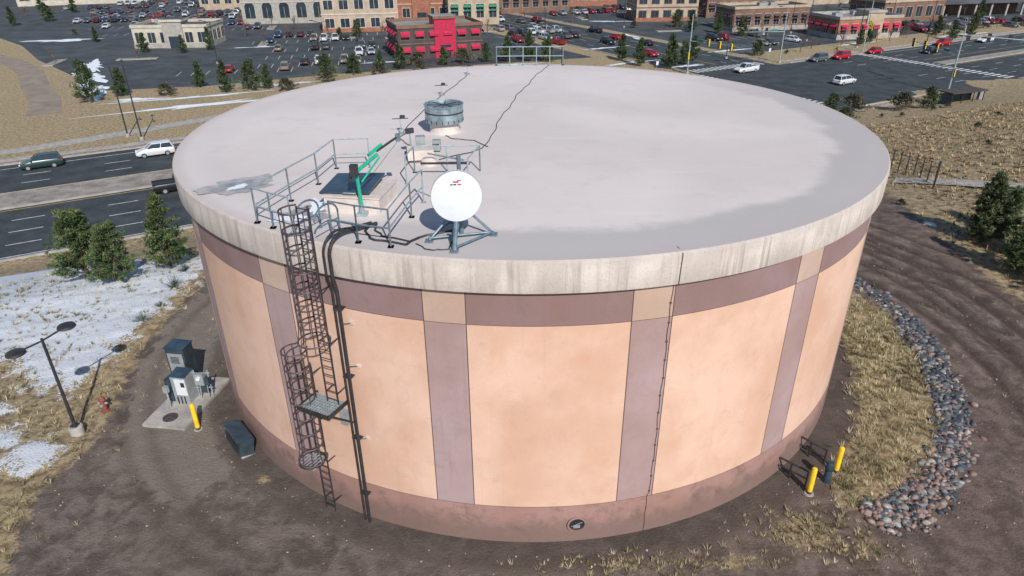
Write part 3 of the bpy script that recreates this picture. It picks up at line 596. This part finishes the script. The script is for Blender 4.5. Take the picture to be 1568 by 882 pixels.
for me_,x,y,s,r_ in [(pA,-26.2,5.5,1.0,0),(pA,-23.9,4.6,.8,2),(pB,-21.9,6.9,.98,1),(pC,29.2,10.2,.88,1),(pB,28.6,5.4,.95,2),(pC,30.8,7.4,.95,4),(pC,32.3,3.5,1.1,4),(pA,31.4,11.6,.7,1),(pB,29.8,1.2,.95,5)]:
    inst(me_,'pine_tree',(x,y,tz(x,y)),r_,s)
fpA=pine('pine_tree',6,2.3,60,6,8,.5,11,'pine',((.04,.075,.03),(.07,.11,.04),(.10,.13,.05))); fpB=pine('pine_tree',5.5,2.6,60,6,8,.5,12,'round',((.04,.075,.03),(.07,.11,.04),(.11,.13,.05)))
def bare(name,H=7,seed=0):
    r_=random.Random(seed); mb=MB()
    def br(p,d,L,r,k):
        q=p+d*L; mb.tube(p,q,r,'twig',4 if k<3 else 3,r*.6)
        if k==4: return
        for _ in range(3 if k<3 else 4):
            nd=(d+Vector((r_.uniform(-1,1),r_.uniform(-1,1),r_.uniform(-.3,.6)))*.62).normalized(); br(p+d*L*r_.uniform(.6,1),nd,L*r_.uniform(.6,.8),r*.6,k+1)
    br(Vector((0,0,0)),Vector((0,0,1)),H*.27,.14,0); return mb.mesh(name)
bt=[bare('bare_tree',7,1),bare('bare_tree',6,2)]
shr=pine('shrub',1.6,1.6,30,6,10,.3,15,'round',((.10,.105,.06),(.14,.115,.07),(.07,.08,.045)))
# ------------------------------------------------------------ roads and lots
def strip(name,a0,a1,s0,s1,z,m_,seg=20):
    b_=MB()
    for i in range(seg):
        u=a0+(a1-a0)*i/seg; v=a0+(a1-a0)*(i+1)/seg; b_.add([AS(u,s0,z),AS(v,s0,z),AS(v,s1,z),AS(u,s1,z)],[(0,1,2,3)],m_)
    return b_.obj(name,smooth=False)
Zr=ZC+.02
strip('road',-700,700,46,80.5,Zr,'asph',60)
tcv=MB()
for k in range(70):
    a=random.uniform(-60,210);s=random.uniform(47,79); L=random.uniform(3,14); along=random.random()<.7
    p0=AS(a,s,0)
    for i in range(6):
        a2=a+(L/6 if along else random.uniform(-.3,.3)); s2=s+(random.uniform(-.15,.15) if along else L/14); p1=AS(a2,s2,0)
        d=Vector((p1[0]-p0[0],p1[1]-p0[1])).normalized()*.06
        tcv.add([(p0[0]-d.y,p0[1]+d.x,Zr+.004),(p0[0]+d.y,p0[1]-d.x,Zr+.004),(p1[0]+d.y,p1[1]-d.x,Zr+.004),(p1[0]-d.y,p1[1]+d.x,Zr+.004)],[(0,1,2,3)],'tyre'); p0=p1;a=a2;s=s2
tcv.obj('road_crack_sealing',smooth=False)
b_=MB(); b_.add([AS(88,80.5,Zr+.002),AS(110,80.5,Zr+.002),AS(110,900,Zr+.002),AS(88,900,Zr+.002)],[(0,1,2,3)],'asph'); b_.add([AS(118,-100,Zr+.6),AS(138,-100,Zr+.6),AS(138,46,Zr+.002),AS(118,46,Zr+.002)],[(0,1,2,3)],'asph'); b_.obj('side_street',smooth=False)
kb=MB()
def kerb(a0,a1,s,w=.3,h=.16):
    c=AS((a0+a1)/2,s,ZC+h/2); kb.box(c,(abs(a1-a0),w,h+.02),'kerb',R(30))
def kerbs(a,s0,s1,w=.3,h=.16):
    c=AS(a,(s0+s1)/2,ZC+h/2); kb.box(c,(w,abs(s1-s0),h+.02),'kerb',R(30))
kerb(-600,84,80.7); kerb(114,600,80.7); kerb(-600,114,45.8); kerb(142,600,45.8); kerbs(87.8,84,500); kerbs(110.2,84,500)
kb.obj('kerb',smooth=False)
md=MB()
for a0,a1,s0,s1 in ((-600,58,61.5,67.3),(58,84,61.5,63.2),(140,600,61.5,64.5)):
    md.box(AS((a0+a1)/2,(s0+s1)/2,ZC+.09),(a1-a0,s1-s0,.2),'kerb',R(30)); md.box(AS((a0+a1)/2,(s0+s1)/2,ZC+.195),(a1-a0-.5,s1-s0-.5,.03),'median',R(30))
md.obj('median',smooth=False)
lm=MB(); zl=Zr+.010
def seg(a0,a1,s,w=.14,m_='line'): lm.add([AS(a0,s-w/2,zl),AS(a1,s-w/2,zl),AS(a1,s+w/2,zl),AS(a0,s+w/2,zl)],[(0,1,2,3)],m_)
for s in (49.9,53.6,57.3,71.2,74.8):
    a=-200
    while a<420:
        if not (84<a<122): seg(a,a+3,s)
        a+=9
for s,mm in ((46.6,'line'),(60.9,'liney'),(67.9,'liney'),(78.6,'line')): seg(-300,84,s,.14,mm); seg(142,420,s,.14,mm)
def ladderx(a0,s0,s1,along=True):
    s=s0
    while s<s1:
        if along: lm.add([AS(a0,s,zl+.003),AS(a0+3.2,s,zl+.003),AS(a0+3.2,s+.6,zl+.003),AS(a0,s+.6,zl+.003)],[(0,1,2,3)],'line')
        else: lm.add([AS(s,a0,zl+.003),AS(s+.6,a0,zl+.003),AS(s+.6,a0+3.2,zl+.003),AS(s,a0+3.2,zl+.003)],[(0,1,2,3)],'line')
        s+=1.25
ladderx(85,47,80); ladderx(136,47,80); ladderx(82.5,89,109,False)
for s in (92,95.7,102.3,106):
    a=88
    while a<330: lm.add([AS(s,a,zl),AS(s+.14,a,zl),AS(s+.14,a+3,zl),AS(s,a+3,zl)],[(0,1,2,3)],'line'); a+=9
lm.add([AS(98.9,88,zl),AS(99.1,88,zl),AS(99.1,330,zl),AS(98.9,330,zl)],[(0,1,2,3)],'liney')
lm.obj('road_marking',smooth=False)
def smoothpts(pts,k=6):
    o=[]
    for i in range(len(pts)-1):
        p0=pts[max(i-1,0)];p1=pts[i];p2=pts[i+1];p3=pts[min(i+2,len(pts)-1)]
        for j in range(k):
            t=j/k; o.append(tuple(.5*((2*p1[d])+(-p0[d]+p2[d])*t+(2*p0[d]-5*p1[d]+4*p2[d]-p3[d])*t*t+(-p0[d]+3*p1[d]-3*p2[d]+p3[d])*t**3) for d in (0,1)))
    return o+[pts[-1]]
def pathsheet(name,pts,w,z,m_):
    b_=MB(); pts=smoothpts(pts); L=[]
    for i,(x,y) in enumerate(pts):
        a=pts[max(i-1,0)];c=pts[min(i+1,len(pts)-1)]; d=Vector((c[0]-a[0],c[1]-a[1])).normalized(); n_=(-d.y*w/2,d.x*w/2)
        for s in (1,-1):
            px_,py_=x+n_[0]*s,y+n_[1]*s; L.append((px_,py_,z if not callable(z) else z(px_,py_)))
    b_.add(L,[(2*i+1,2*i+3,2*i+2,2*i) for i in range(len(pts)-1)],m_); return b_.obj(name,smooth=False)
pathsheet('footpath',[(-140,22),(-100,43),(-72,60),(-58,72),(-45,84),(-25,96),(0,109),(20,120)],3,ZC+.012,'conc')
pathsheet('footpath',[(31.5,26),(35,23.5),(40,19.5),(48,15),(60,10),(80,4)],2.4,lambda x,y:tz(x,y)+.13,'conc')
pathsheet('access_road',[(-80,82),(-86,92),(-96,105),(-112,126),(-135,145),(-170,158),(-230,170)],5,ZC+.008,mat('dirt_path',(.26,.21,.165),.9,0,.2,.5))
strip('sidewalk',-300,84,82.2,84,ZC+.03,'conc'); strip('sidewalk',114,400,82.2,84,ZC+.03,'conc'); strip('sidewalk',50,112,42.6,44.4,ZC+.03,'conc')
lot=MB(); lot.add([(x,y,ZC+.014) for x,y in [(-116,137),(-80,101),(-62,105),(-40,117),(-8,128),(16,136),(-28,212),(-80,330),(-300,330),(-200,220),(-135,160)]],[tuple(range(11))],'asph2'); lot.obj('parking_lot',smooth=False)
strip('parking_lot',114,420,95,260,ZC+.014,'asph2')
# ------------------------------------------------------------ buildings
rects=[]
def building(name,x,y,rz,w,d,h,wall,roof='rooff',floors=1,win='strip',nw=6,awn=None,trim='cream',base=None,tower=None,hvac=3):
    b_=MB(); rects.append((x,y,max(w,d)/2+3))
    b_.box((0,0,h/2),(w,d,h),wall,topm=roof)
    for sx_,sy_,dx_,dy_ in ((0,-d/2,w+.4,.35),(0,d/2,w+.4,.35),(-w/2,0,.35,d-.36),(w/2,0,.35,d-.36)): b_.box((sx_,sy_,h+.35),(dx_,dy_,.75),trim)
    if base:
        for sx_,sy_,dx_,dy_ in ((0,-d/2-.06,w+.24,.12),(0,d/2+.06,w+.24,.12),(-w/2-.06,0,.12,d),(w/2+.06,0,.12,d)): b_.box((sx_,sy_,.6),(dx_,dy_,1.2),base)
    fh_=h/floors
    for fl in range(floors):
        zc=fl*fh_+fh_*.52; hh_=fh_*.5
        for side in range(4):
            L=w if side%2==0 else d; k=max(2,round(nw*L/w)); off=(d if side%2==0 else w)/2
            for i in range(k):
                u=-L/2+L*(i+.5)/k; ww=L/k*.58; a=side*math.pi/2
                def pos(o,zz): px_,py_=u,-off-o; return (px_*math.cos(a)-py_*math.sin(a),px_*math.sin(a)+py_*math.cos(a),zz)
                b_.box(pos(.04,zc),(ww+.3,.10,hh_+.3),trim,a); b_.box(pos(.07,zc),(ww,.08,hh_),'glass',a); b_.box(pos(.10,zc),(.08,.08,hh_),trim,a)
                if win=='arch':
                    c=MB(); c.lathe([(ww/2,0),(ww/2,.1)],(0,0,0),'glass',20); T=Matrix.Translation(pos(.02,zc+hh_/2))@Matrix.Rotation(a,4,'Z')@Matrix.Rotation(R(90),4,'X'); b_.add([T@Vector(v) for v in c.V],c.F,'glass')
                if awn and (fl==0 or awn=='crimson'):
                    b_.box(pos(.45,zc+hh_*.35),(ww+.15,.9,.1),awn,a,tilt=(R(42),0)); b_.box(pos(.8,zc+hh_*.05),(ww+.15,.06,.4),awn,a)
        if floors>1 and fl: b_.box((0,0,fl*fh_),(w+.3,d+.3,.25),trim)
    if tower:
        tw,th,tm=tower; b_.box((w*.05,-d/2+tw*.4,th/2),(tw,tw,th),tm,topm=roof); b_.box((w*.05,-d/2+tw*.4,th+.3),(tw+.6,tw+.6,.6),trim,topm=roof); b_.box((w*.05,-d/2-tw*.1-.06,1.5),(tw*.5,.12,2.8),'glass')
    r_=random.Random(int(x*7+y))
    for k in range(hvac):
        u,v=r_.uniform(-.35,.35)*w,r_.uniform(-.3,.3)*d; b_.box((u,v,h+.6),(2.2,1.6,1.1),'cab'); b_.lathe([(.5,0),(.5,.12)],(u,v,h+1.16),'dark',12)
    return b_.obj(name,(x,y,ZC),R(rz),smooth=False)
building('restaurant',-22,143.5,20,20,14,6.8,'darkw','rooff',2,'strip',6,'crimson','brown',base='darkw',tower=(5,8.6,'crimson'))
building('bank_building',-92,161,4,19,13,5,'creamw','rooffd',1,'strip',6,None,'creamw',base='stone',tower=(5,6.4,'stone'))
building('office_building',-79,214,8,27,16,13,'stone','rooff',2,'arch',5,None,'creamw')
building('office_building',-50,192,10,22,16,10,'tanw','rooff',2,'strip',5,None,'cream',base='brick')
building('brick_building',-36,216,10,20,16,11,'brick','rooffd',2,'strip',5,None,'creamw',tower=(6,13,'brick'))
building('retail_building',-17,205,10,16,12,8,'tanw','rooff',1,'strip',4,'awngreen','creamw')
building('retail_building',-2,240,20,34,14,7,'brown','rooffd',1,'strip',9,'rust','tanw')
building('retail_building',45,212,5,20,14,8.5,'tanw','rooff',2,'strip',5,None,'brown',base='brick')
building('retail_building',72,222,10,26,12,6,'brown','rooffd',1,'strip',7,'rust','tanw')
building('strip_mall',70,187,14,24,11,6,'brown','rooffd',1,'strip',8,'rust','tanw',base='stone')
building('diner',90,170,14,19,13,5,'brick','rooff',1,'strip',6,'crimson','stone',base='stone',tower=(5,6.5,'tanw'))
building('retail_building',118,205,20,24,14,6,'brown','rooffd',1,'strip',6,None,'tanw')
building('retail_building',20,262,10,30,14,8,'brick','rooff',1,'strip',8,None,'creamw')
building('retail_building',105,262,15,40,16,8,'tanw','rooff',1,'strip',9,None,'brown')
building('retail_building',-110,262,12,34,16,8,'tanw','rooff',1,'strip',8,None,'cream')
building('warehouse',-190,290,20,50,24,8,'creamw','rooff',1,'strip',8,None,'creamw')
building('retail_building',180,260,20,36,16,7,'darkw','rooffd',1,'strip',8,None,'brown')
for k in range(26):
    x=random.uniform(-420,420); y=random.uniform(310,640); building('distant_building',x,y,random.choice([10,30,-60]),random.uniform(20,50),random.uniform(14,30),random.uniform(5,12),random.choice(['tanw','brown','creamw','brick','stone']),random.choice(['rooff','rooffd']),random.choice([1,2]),'strip',6,None,'cream',hvac=1)
pv=MB(); w,d=38,18
for i in range(7):
    for s in (-1,1): pv.box((-w/2+1+i*(w-2)/6,s*(d/2-1),2),(.6,.6,4),'stone')
pv.add([(-w/2,-d/2,4),(w/2,-d/2,4),(w/2,d/2,4),(-w/2,d/2,4),(-w/2+9,0,8.2),(w/2-9,0,8.2)],[(0,1,5,4),(1,2,5),(2,3,4,5),(3,0,4),(3,2,1,0)],'rooffd'); pv.box((0,2,1.9),(w-8,d-8,3.7),'brown'); pv.obj('pavilion',(152,222,ZC),R(12),smooth=False); rects.append((152,222,22))
# ------------------------------------------------------------ cars
def carmesh(kind):
    b_=MB(); L,W={'sedan':(4.7,.9),'suv':(4.8,.95),'pickup':(5.6,.98),'hatch':(4.2,.88)}[kind]
    zb=.28; belt={'sedan':.92,'suv':1.08,'pickup':1.12,'hatch':.98}[kind]; h=L/2
    hood=belt-.12
    st=[(-h,.45,belt-.25,.80),(-h+.12,.32,belt-.08,.93),(-h+.6,zb,belt,1),(-.6,zb,belt,1),(.8,zb,belt,1),(h-.9,zb,hood,1),(h-.25,.30,hood-.14,.93),(h,.42,hood-.3,.78)]
    vs=[]
    for x,z0,z1,k in st:
        w_=W*k; vs+=[(x,-w_*.92,z0),(x,-w_,z0+(z1-z0)*.35),(x,-w_*.98,z0+(z1-z0)*.75),(x,-w_*.88,z1),(x,w_*.88,z1),(x,w_*.98,z0+(z1-z0)*.75),(x,w_,z0+(z1-z0)*.35),(x,w_*.92,z0)]
    fs=[]
    for i in range(len(st)-1):
        for k in range(8): fs.append((i*8+k,i*8+(k+1)%8,(i+1)*8+(k+1)%8,(i+1)*8+k))
    fs+= [tuple(range(8))[::-1],tuple(range((len(st)-1)*8,len(st)*8))]
    fs=[f[::-1] for f in fs]; b_.add(vs,fs,'car')
    top,xa,xb,xc,xd={'sedan':(1.45,-1.75,-1.05,.35,1.15),'suv':(1.72,-2.2,-1.95,.35,1.1),'pickup':(1.82,-.55,-.4,.75,1.45),'hatch':(1.5,-1.95,-1.5,.3,1.05)}[kind]
    wb_=W*.86; wt=W*.68; z0=belt-.02
    g=[(xa,-wb_,z0),(xd,-wb_,z0),(xd,wb_,z0),(xa,wb_,z0),(xb,-wt,top-.06),(xc,-wt,top-.06),(xc,wt,top-.06),(xb,wt,top-.06)]
    b_.add(g,[(0,1,5,4),(1,2,6,5),(2,3,7,6),(3,0,4,7)],'glass')
    b_.box(((xb+xc)/2,0,top-.03),(xc-xb+.12,wt*2+.06,.07),'car',top=.9)
    for s in (-1,1):
        for px_,qx in ((xa,xb),(xd,xc)): b_.tube((px_,s*wb_,z0),(qx,s*wt,top-.05),.045,'car',5)
        xm=(xa+xd)/2-.1; b_.tube((xm,s*wb_*1.0,z0),((xb+xc)/2-.05,s*wt*1.01,top-.05),.04,'car',5)
        b_.box((xd-.15,s*(W+.06),belt+.06),(.16,.2,.13),'car')
        b_.box((h-.12,s*W*.68,hood-.22),(.16,.36,.14),'white'); b_.box((-h+.05,s*W*.7,belt-.25),(.12,.3,.16),'red')
        for xw in (-L*.29,L*.305):
            b_.tube((xw,s*(W-.2),.33),(xw,s*(W+.012),.33),.345,'tyre',18); b_.tube((xw,s*(W),.33),(xw,s*(W+.022),.33),.2,'cab',12)
    b_.box((h-.03,0,.5),(.1,W*1.1,.22),'dark')
    if kind=='pickup':
        b_.box((-1.75,0,belt+.005),(1.95,W*1.5,.02),'dark')
        for s in (-1,1): b_.box((-1.7,s*W*.84,belt+.06),(2.2,.12,.14),'car')
        b_.box((-2.74,0,belt+.04),(.1,W*1.7,.12),'car')
    return b_.mesh('car_'+kind,True,30)
CM={k:carmesh(k) for k in ('sedan','suv','pickup','hatch')}
CC=[(.75,.76,.78,1),(.55,.57,.6,1),(.03,.03,.035,1),(.03,.03,.035,1),(.10,.11,.12,1),(.13,.14,.15,1),(.35,.36,.37,1),(.35,.02,.02,1),(.04,.07,.16,1),(.28,.24,.18,1),(.10,.02,.03,1)]
def car(x,y,rz,kind=None,col=None,name='parked_car',z=ZC+.02):
    kind=kind or random.choice(['sedan','suv','suv','hatch','sedan','pickup']); nm=name if kind!='pickup' else name.replace('car','pickup_truck')
    inst(CM[kind],nm,(x,y,z),rz,1,col or random.choice(CC))
def rcar(a,s,kind,col,dir_=1): x,y,_=AS(a,s); car(x,y,R(30 if dir_>0 else 210),kind,col,'car',Zr+.004)
W_=(.78,.79,.8,1);K_=(.02,.022,.026,1);RD=(.55,.01,.02,1);G_=(.12,.13,.14,1)
rcar(-27.0,77.2,'suv',(.03,.06,.06,1),-1); rcar(-13.8,75.6,'suv',W_,-1); rcar(-12.5,58.9,'pickup',K_,1); rcar(-4.5,77.8,'sedan',(.4,.42,.45,1),-1)
rcar(98,78,'pickup',W_,-1); rcar(104.5,59.5,'suv',W_,1); rcar(121,79,'suv',G_,-1); rcar(128,78.5,'suv',RD,-1); rcar(141,79.5,'sedan',RD,-1); rcar(166,78.5,'suv',RD,-1); rcar(152,73,'sedan',K_,-1); rcar(180,76,'suv',W_,-1); rcar(196,56,'sedan',W_,1)
for a,s in ((93.5,96),(94,104),(97,125),(93.8,140),(104,118),(104,131),(107,145),(94,160),(104,170),(97,185),(104,200),(93,215)):
    x,y,_=AS(a,s); car(x,y,R(120 if a>99 else 300),None,random.choice([RD,K_,W_,G_,K_]),'car')
def free(x,y):
    return all((x-a)**2+(y-b_)**2>(r_*.95)**2 for a,b_,r_ in rects)
def row(x0,y0,ang,n,fill=.7,sp=2.9):
    ca,sa=math.cos(R(ang)),math.sin(R(ang))
    for i in range(n):
        if random.random()>fill: continue
        x=x0+ca*sp*i;y=y0+sa*sp*i
        if free(x,y): car(x+random.uniform(-.2,.2),y+random.uniform(-.3,.3),R(ang+90+random.choice([0,180])+random.uniform(-3,3)))
lines_=MB()
for (x0,y0,n_,f_,ang) in [(-72,118,8,.25,12),(-58,127,9,.4,12),(-60,138,9,.35,12),(-62,149,9,.4,12),(-72,163,11,.45,12),(-70,174,12,.4,12),(-4,150,7,.5,30),(-2,161,7,.6,30),(-6,172,8,.6,30),(-10,183,8,.6,30),(-14,196,8,.7,30),(-30,228,16,.7,12),(-60,238,20,.7,12),(-28,250,14,.8,12),
    (-125,180,12,.35,12),(-135,196,16,.5,12),(-150,212,20,.6,12),(-150,224,20,.7,12),(-160,240,20,.7,12),(-180,256,24,.7,12),(-185,270,24,.7,12),(-80,240,14,.7,12),(-100,190,7,.4,12),
    (55,150,8,.4,30),(50,162,7,.5,30),(58,200,12,.7,14),(54,236,24,.8,14),(60,246,24,.8,14),(100,186,16,.6,14),(112,178,14,.5,14),(108,222,10,.8,14),(130,242,18,.8,14),(125,190,14,.6,14),(150,196,18,.5,14),(160,186,18,.4,14),(10,225,9,.8,20),(14,236,9,.8,20),(60,275,30,.8,14),(-20,275,24,.8,14),(-110,240,10,.8,12),(-110,284,30,.8,12),(130,280,30,.8,14)]:
    row(x0,y0,ang,n_,f_)
    ca,sa=math.cos(R(ang)),math.sin(R(ang))
    for i in range(n_+1):
        x=x0+ca*2.9*(i-.5);y=y0+sa*2.9*(i-.5); lines_.box((x,y,ZC+.020),(.12,5,.004),'line',R(ang))
lines_.obj('parking_marking',smooth=False)
# ------------------------------------------------------------ street furniture
def slamp(x,y,h=10,ang=0,arms=1,z=ZC,nm='street_lamp'):
    b_=MB(); b_.lathe([(.3,0),(.3,.5)],(0,0,0),'conc',12); b_.tube((0,0,.4),(0,0,h),.11,'dark',8,.07)
    for s in ([1] if arms==1 else [1,-1]):
        b_.tube((0,0,h-.1),(s*1.9,0,h+.25),.05,'dark',6); b_.box((s*2.2,0,h+.25),(.8,.35,.14),'dark')
    b_.obj(nm,(x,y,z),ang)
slamp(-55.5,66.2,10.5,R(-60),2); slamp(-58.5,68,10,R(-60)); slamp(74,160,14,0,2); slamp(82,148,15,.4,1); slamp(46,133,10,.5); slamp(150,120,12,R(120),1); slamp(*AS(55,82)[:2],11,R(-60),1); slamp(*AS(165,82)[:2],12,R(-60),1)
for x,y in ((-70,130),(-45,128),(-95,180),(5,150),(30,190),(75,175),(110,190),(-120,200),(-20,225),(60,230),(140,215)): slamp(x,y,9,random.uniform(0,3),2,nm='parking_lot_lamp')
def signal(a,s,arm,rz,h=7.5):
    x,y,_=AS(a,s); b_=MB(); b_.lathe([(.35,0),(.35,.4)],(0,0,0),'conc',12); b_.tube((0,0,.3),(0,0,h+4),.15,'galv',8,.09); b_.tube((0,0,h-1),(arm,0,h-.3),.10,'galv',8,.06)
    b_.tube((0,0,h+3.9),(2,0,h+4.2),.05,'galv'); b_.box((2.3,0,h+4.2),(.7,.3,.12),'dark')
    def head(px_,pz):
        b_.box((px_,-.15,pz),(.42,.25,1.3),'yellow'); b_.box((px_,-.02,pz),(.7,.03,1.55),'dark')
        for k,c in enumerate(('red','yellow','green')): b_.tube((px_,-.28,pz+.4-.4*k),(px_,-.42,pz+.4-.4*k),.15,'dark',10)
    for t in (.45,.7,.95): head(arm*t,h-.6)
    head(.0,3.6); b_.box((arm*.25,-.1,h-.6),(1.8,.04,.5),'awngreen'); b_.obj('traffic_signal',(x,y,ZC),rz)
signal(112.5,44.3,14,R(95)); signal(86,82.5,13,R(-65)); signal(112.5,82.3,12,R(210)); signal(142,44.5,14,R(95+60)); signal(141,82.5,13,R(250))
sh=MB()
for x in (-3.4,-1.2,1.2,3.4): sh.box((x,1.1,1.4),(.14,.14,2.8),'dark'); sh.box((x,-1.1,1.4),(.1,.1,2.8),'dark')
sh.box((0,0,2.9),(7.6,2.9,.18),'darkw'); sh.box((0,1.1,1.4),(6.6,.05,2.2),'slate'); sh.box((-3.42,0,1.4),(.05,1.9,2.2),'slate'); sh.box((0,.6,.5),(3.5,.5,.08),'dark'); sh.box((-1.4,.6,.25),(.1,.4,.5),'dark'); sh.box((1.4,.6,.25),(.1,.4,.5),'dark'); sh.box((4.3,.2,1.3),(.7,.5,2.4),'cab')
sh.obj('bus_shelter',(71,83.5,ZC),R(20))
fc=MB(); FP=[(30.3,36.5),(31.6,33.5),(33.6,30.8),(33.9,27.5),(32.9,22.6)]
for i,((x0,y0),(x1,y1)) in enumerate(zip(FP[:-1],FP[1:])):
    for t in (0,.33,.66):
        x=x0+(x1-x0)*t;y=y0+(y1-y0)*t; z=tz(x,y); fc.tube((x,y,z-.2),(x,y,z+1.9),.05,'dark')
    for hz in np.arange(.2,1.9,.28): fc.tube((x0,y0,tz(x0,y0)+hz),(x1,y1,tz(x1,y1)+hz),.012,'dark',4)
x,y=FP[-1]; fc.tube((x,y,tz(x,y)-.2),(x,y,tz(x,y)+2.2),.08,'dark'); fc.obj('wire_fence')
sg=MB(); sg.tube((0,0,0),(0,0,2.6),.04,'galv'); sg.box((0,-.05,2.4),(.6,.03,.75),'white'); sm=sg.mesh('traffic_sign')
for a,s in ((60,44),(80,85),(112,85)): inst(sm,'traffic_sign',(*AS(a,s)[:2],ZC),R(30))
def tree(kind,x,y,s=1,z=None):
    me_,nm={'p':(fpA,'pine_tree'),'r':(fpB,'pine_tree'),'b':(bt[0],'bare_tree'),'c':(bt[1],'bare_tree'),'s':(shr,'shrub')}[kind]
    inst(me_,nm,(x,y,tz(x,y) if z is None else z),random.uniform(0,6.28),(s*random.uniform(.8,1.2),s*random.uniform(.8,1.2),s*random.uniform(.85,1.1)))
for k,x,y,s in [('r',-77,91,1.15),('p',-74,96,.9),('p',-56,99,1.0),('r',-52,101,.9),('p',-49,102,.8),('p',-63,104,.8),('r',-41,113,.9),('r',-36,117,.8),('p',-31,121,.7),('r',-27,123,.8),('s',-24,128,1.7),('r',-18,127,.7),('s',-14,129,1.7),('r',-9,131,.7),('p',-4,131,.9),('p',1,131,1),('r',5,130,.9),
    ('p',25,124,.9),('p',31,121,1.1),('r',35,126,.8),('p',38,131,.9),('p',22,131,.9),('s',53,82,1.5),('s',60,80,1.6),('r',48,78,.6),('r',64,80,.6),('s',47,71,1.2),('p',-95,147,.8),('p',-85,146,.7),('p',-80,150,.8),('s',-45,100,1.3),('s',-66,96,1.3),('s',-39,108,1.4),('s',-30,113,1.4),('s',-22,118,1.4),
    ('b',-80,175,.9),('b',-70,190,1),('b',-55,172,.8),('b',-40,170,.9),('c',-28,178,.9),('c',0,205,.9),('c',15,200,1),('b',28,195,1),('c',60,195,1),('b',62,178,.9),('c',66,172,.9),('b',80,178,1),('b',85,190,1),('c',100,178,1),('b',105,172,.9),('b',115,170,1),('c',125,178,1),('b',140,205,1),('p',48,180,1),('p',55,176,.9),('r',60,170,.8),('p',112,160,.8),('p',120,166,.9),('r',46,190,.9)]: tree(k,x,y,s)
for i in range(170):
    x=random.uniform(-240,240);y=random.uniform(150,330)
    s_=-.5*x+.866*y; a_=.866*x+.5*y
    if s_<88 or 84<a_<114 or not free(x,y): continue
    tree(random.choice('bbccprs'),x,y,random.uniform(.6,1.1))
for i in range(26): a=115+i*7+random.uniform(-2,2); x,y,_=AS(a,87+random.uniform(0,5)); tree(random.choice('bcprs'),x,y,random.uniform(.5,.9))
for i in range(50):
    x,y=random.uniform(28,90),random.uniform(15,80); s_=-.5*x+.866*y
    if s_<43: tree('s',x,y,random.uniform(.2,.45))
k=0
for x,y,rx,ry,ro in [(-84,103,7,2.2,2.2),(-92,116,8,2.5,2.2),(-98,128,7,2,2.2),(-78,94,3,1,2.1),(-57,88,11,1.1,.5),(-60,95,9,.8,.4),(-48,106,7,.8,.4),(-70,93,4,1,.4),(23,128,5,.8,.5),(35,124,4,.8,.5),(20,150,5,.8,.5),(-130,170,9,2,.3),(-70,155,5,.6,.2),(50,145,5,.8,.5),(85,155,6,.8,.5),(-32,131,5,.7,.2),(-3,127,5,.7,.3),(30,170,6,.8,1.9),(120,170,8,1,.4),(28,206,7,1,0)]:
    k+=1; blobsheet('snow_patch',x,y,rx,ry,ZC+.035,'snow',ro,seed=30+k,irr=.6,n=90)
for i in range(30):
    x=random.uniform(-110,150);y=random.uniform(128,235)
    a_=.866*x+.5*y; s_=-.5*x+.866*y
    if not free(x,y) or 84<a_<114 or s_<95: continue
    q=MB(); q.box((0,0,.08),(9,2.2,.16),'kerb'); q.box((0,0,.165),(8.5,1.7,.02),'median'); q.obj('planter_island',(x,y,ZC+.02),R(random.choice([12,102])),smooth=False); tree('b',x,y,.7)
# ------------------------------------------------------------ light, sky, camera
el,az=38,20
w=bpy.data.worlds.new('World'); sc.world=w; w.use_nodes=True; nt=w.node_tree; bg=nt.nodes['Background']; sk=nt.nodes.new('ShaderNodeTexSky'); sk.sky_type='NISHITA'; sk.sun_disc=False; sk.sun_elevation=R(el); sk.sun_rotation=R(180-az); sk.altitude=1800
nt.links.new(sk.outputs[0],bg.inputs[0]); bg.inputs[1].default_value=.11
sl=bpy.data.lights.new('sun','SUN'); sl.energy=4.4; sl.angle=R(.5); sl.color=(1,.96,.90); so=bpy.data.objects.new('sun',sl); bpy.context.collection.objects.link(so)
trv=Vector((-math.sin(R(az))*math.cos(R(el)),math.cos(R(az))*math.cos(R(el)),-math.sin(R(el)))); so.rotation_euler=trv.to_track_quat('-Z','Y').to_euler()
pi_,ro_,ya_=R(27.66),R(-.523),R(-1.162)
fw=Vector((math.sin(ya_)*math.cos(pi_),math.cos(ya_)*math.cos(pi_),-math.sin(pi_))); r0=Vector((math.cos(ya_),-math.sin(ya_),0)); u0=r0.cross(fw)
rt=r0*math.cos(ro_)+u0*math.sin(ro_); up=-r0*math.sin(ro_)+u0*math.cos(ro_)
cd=bpy.data.cameras.new('camera'); cd.sensor_width=36; cd.lens=24.03; cd.clip_end=8000; cd.clip_start=.1
co=bpy.data.objects.new('camera',cd); bpy.context.collection.objects.link(co)
mw=Matrix((rt,up,-fw)).transposed().to_4x4(); mw.translation=Vector((-.137,-30.625,18.052)); co.matrix_world=mw; sc.camera=co
sc.view_settings.view_transform='Standard'; sc.view_settings.look='None'; sc.view_settings.exposure=0
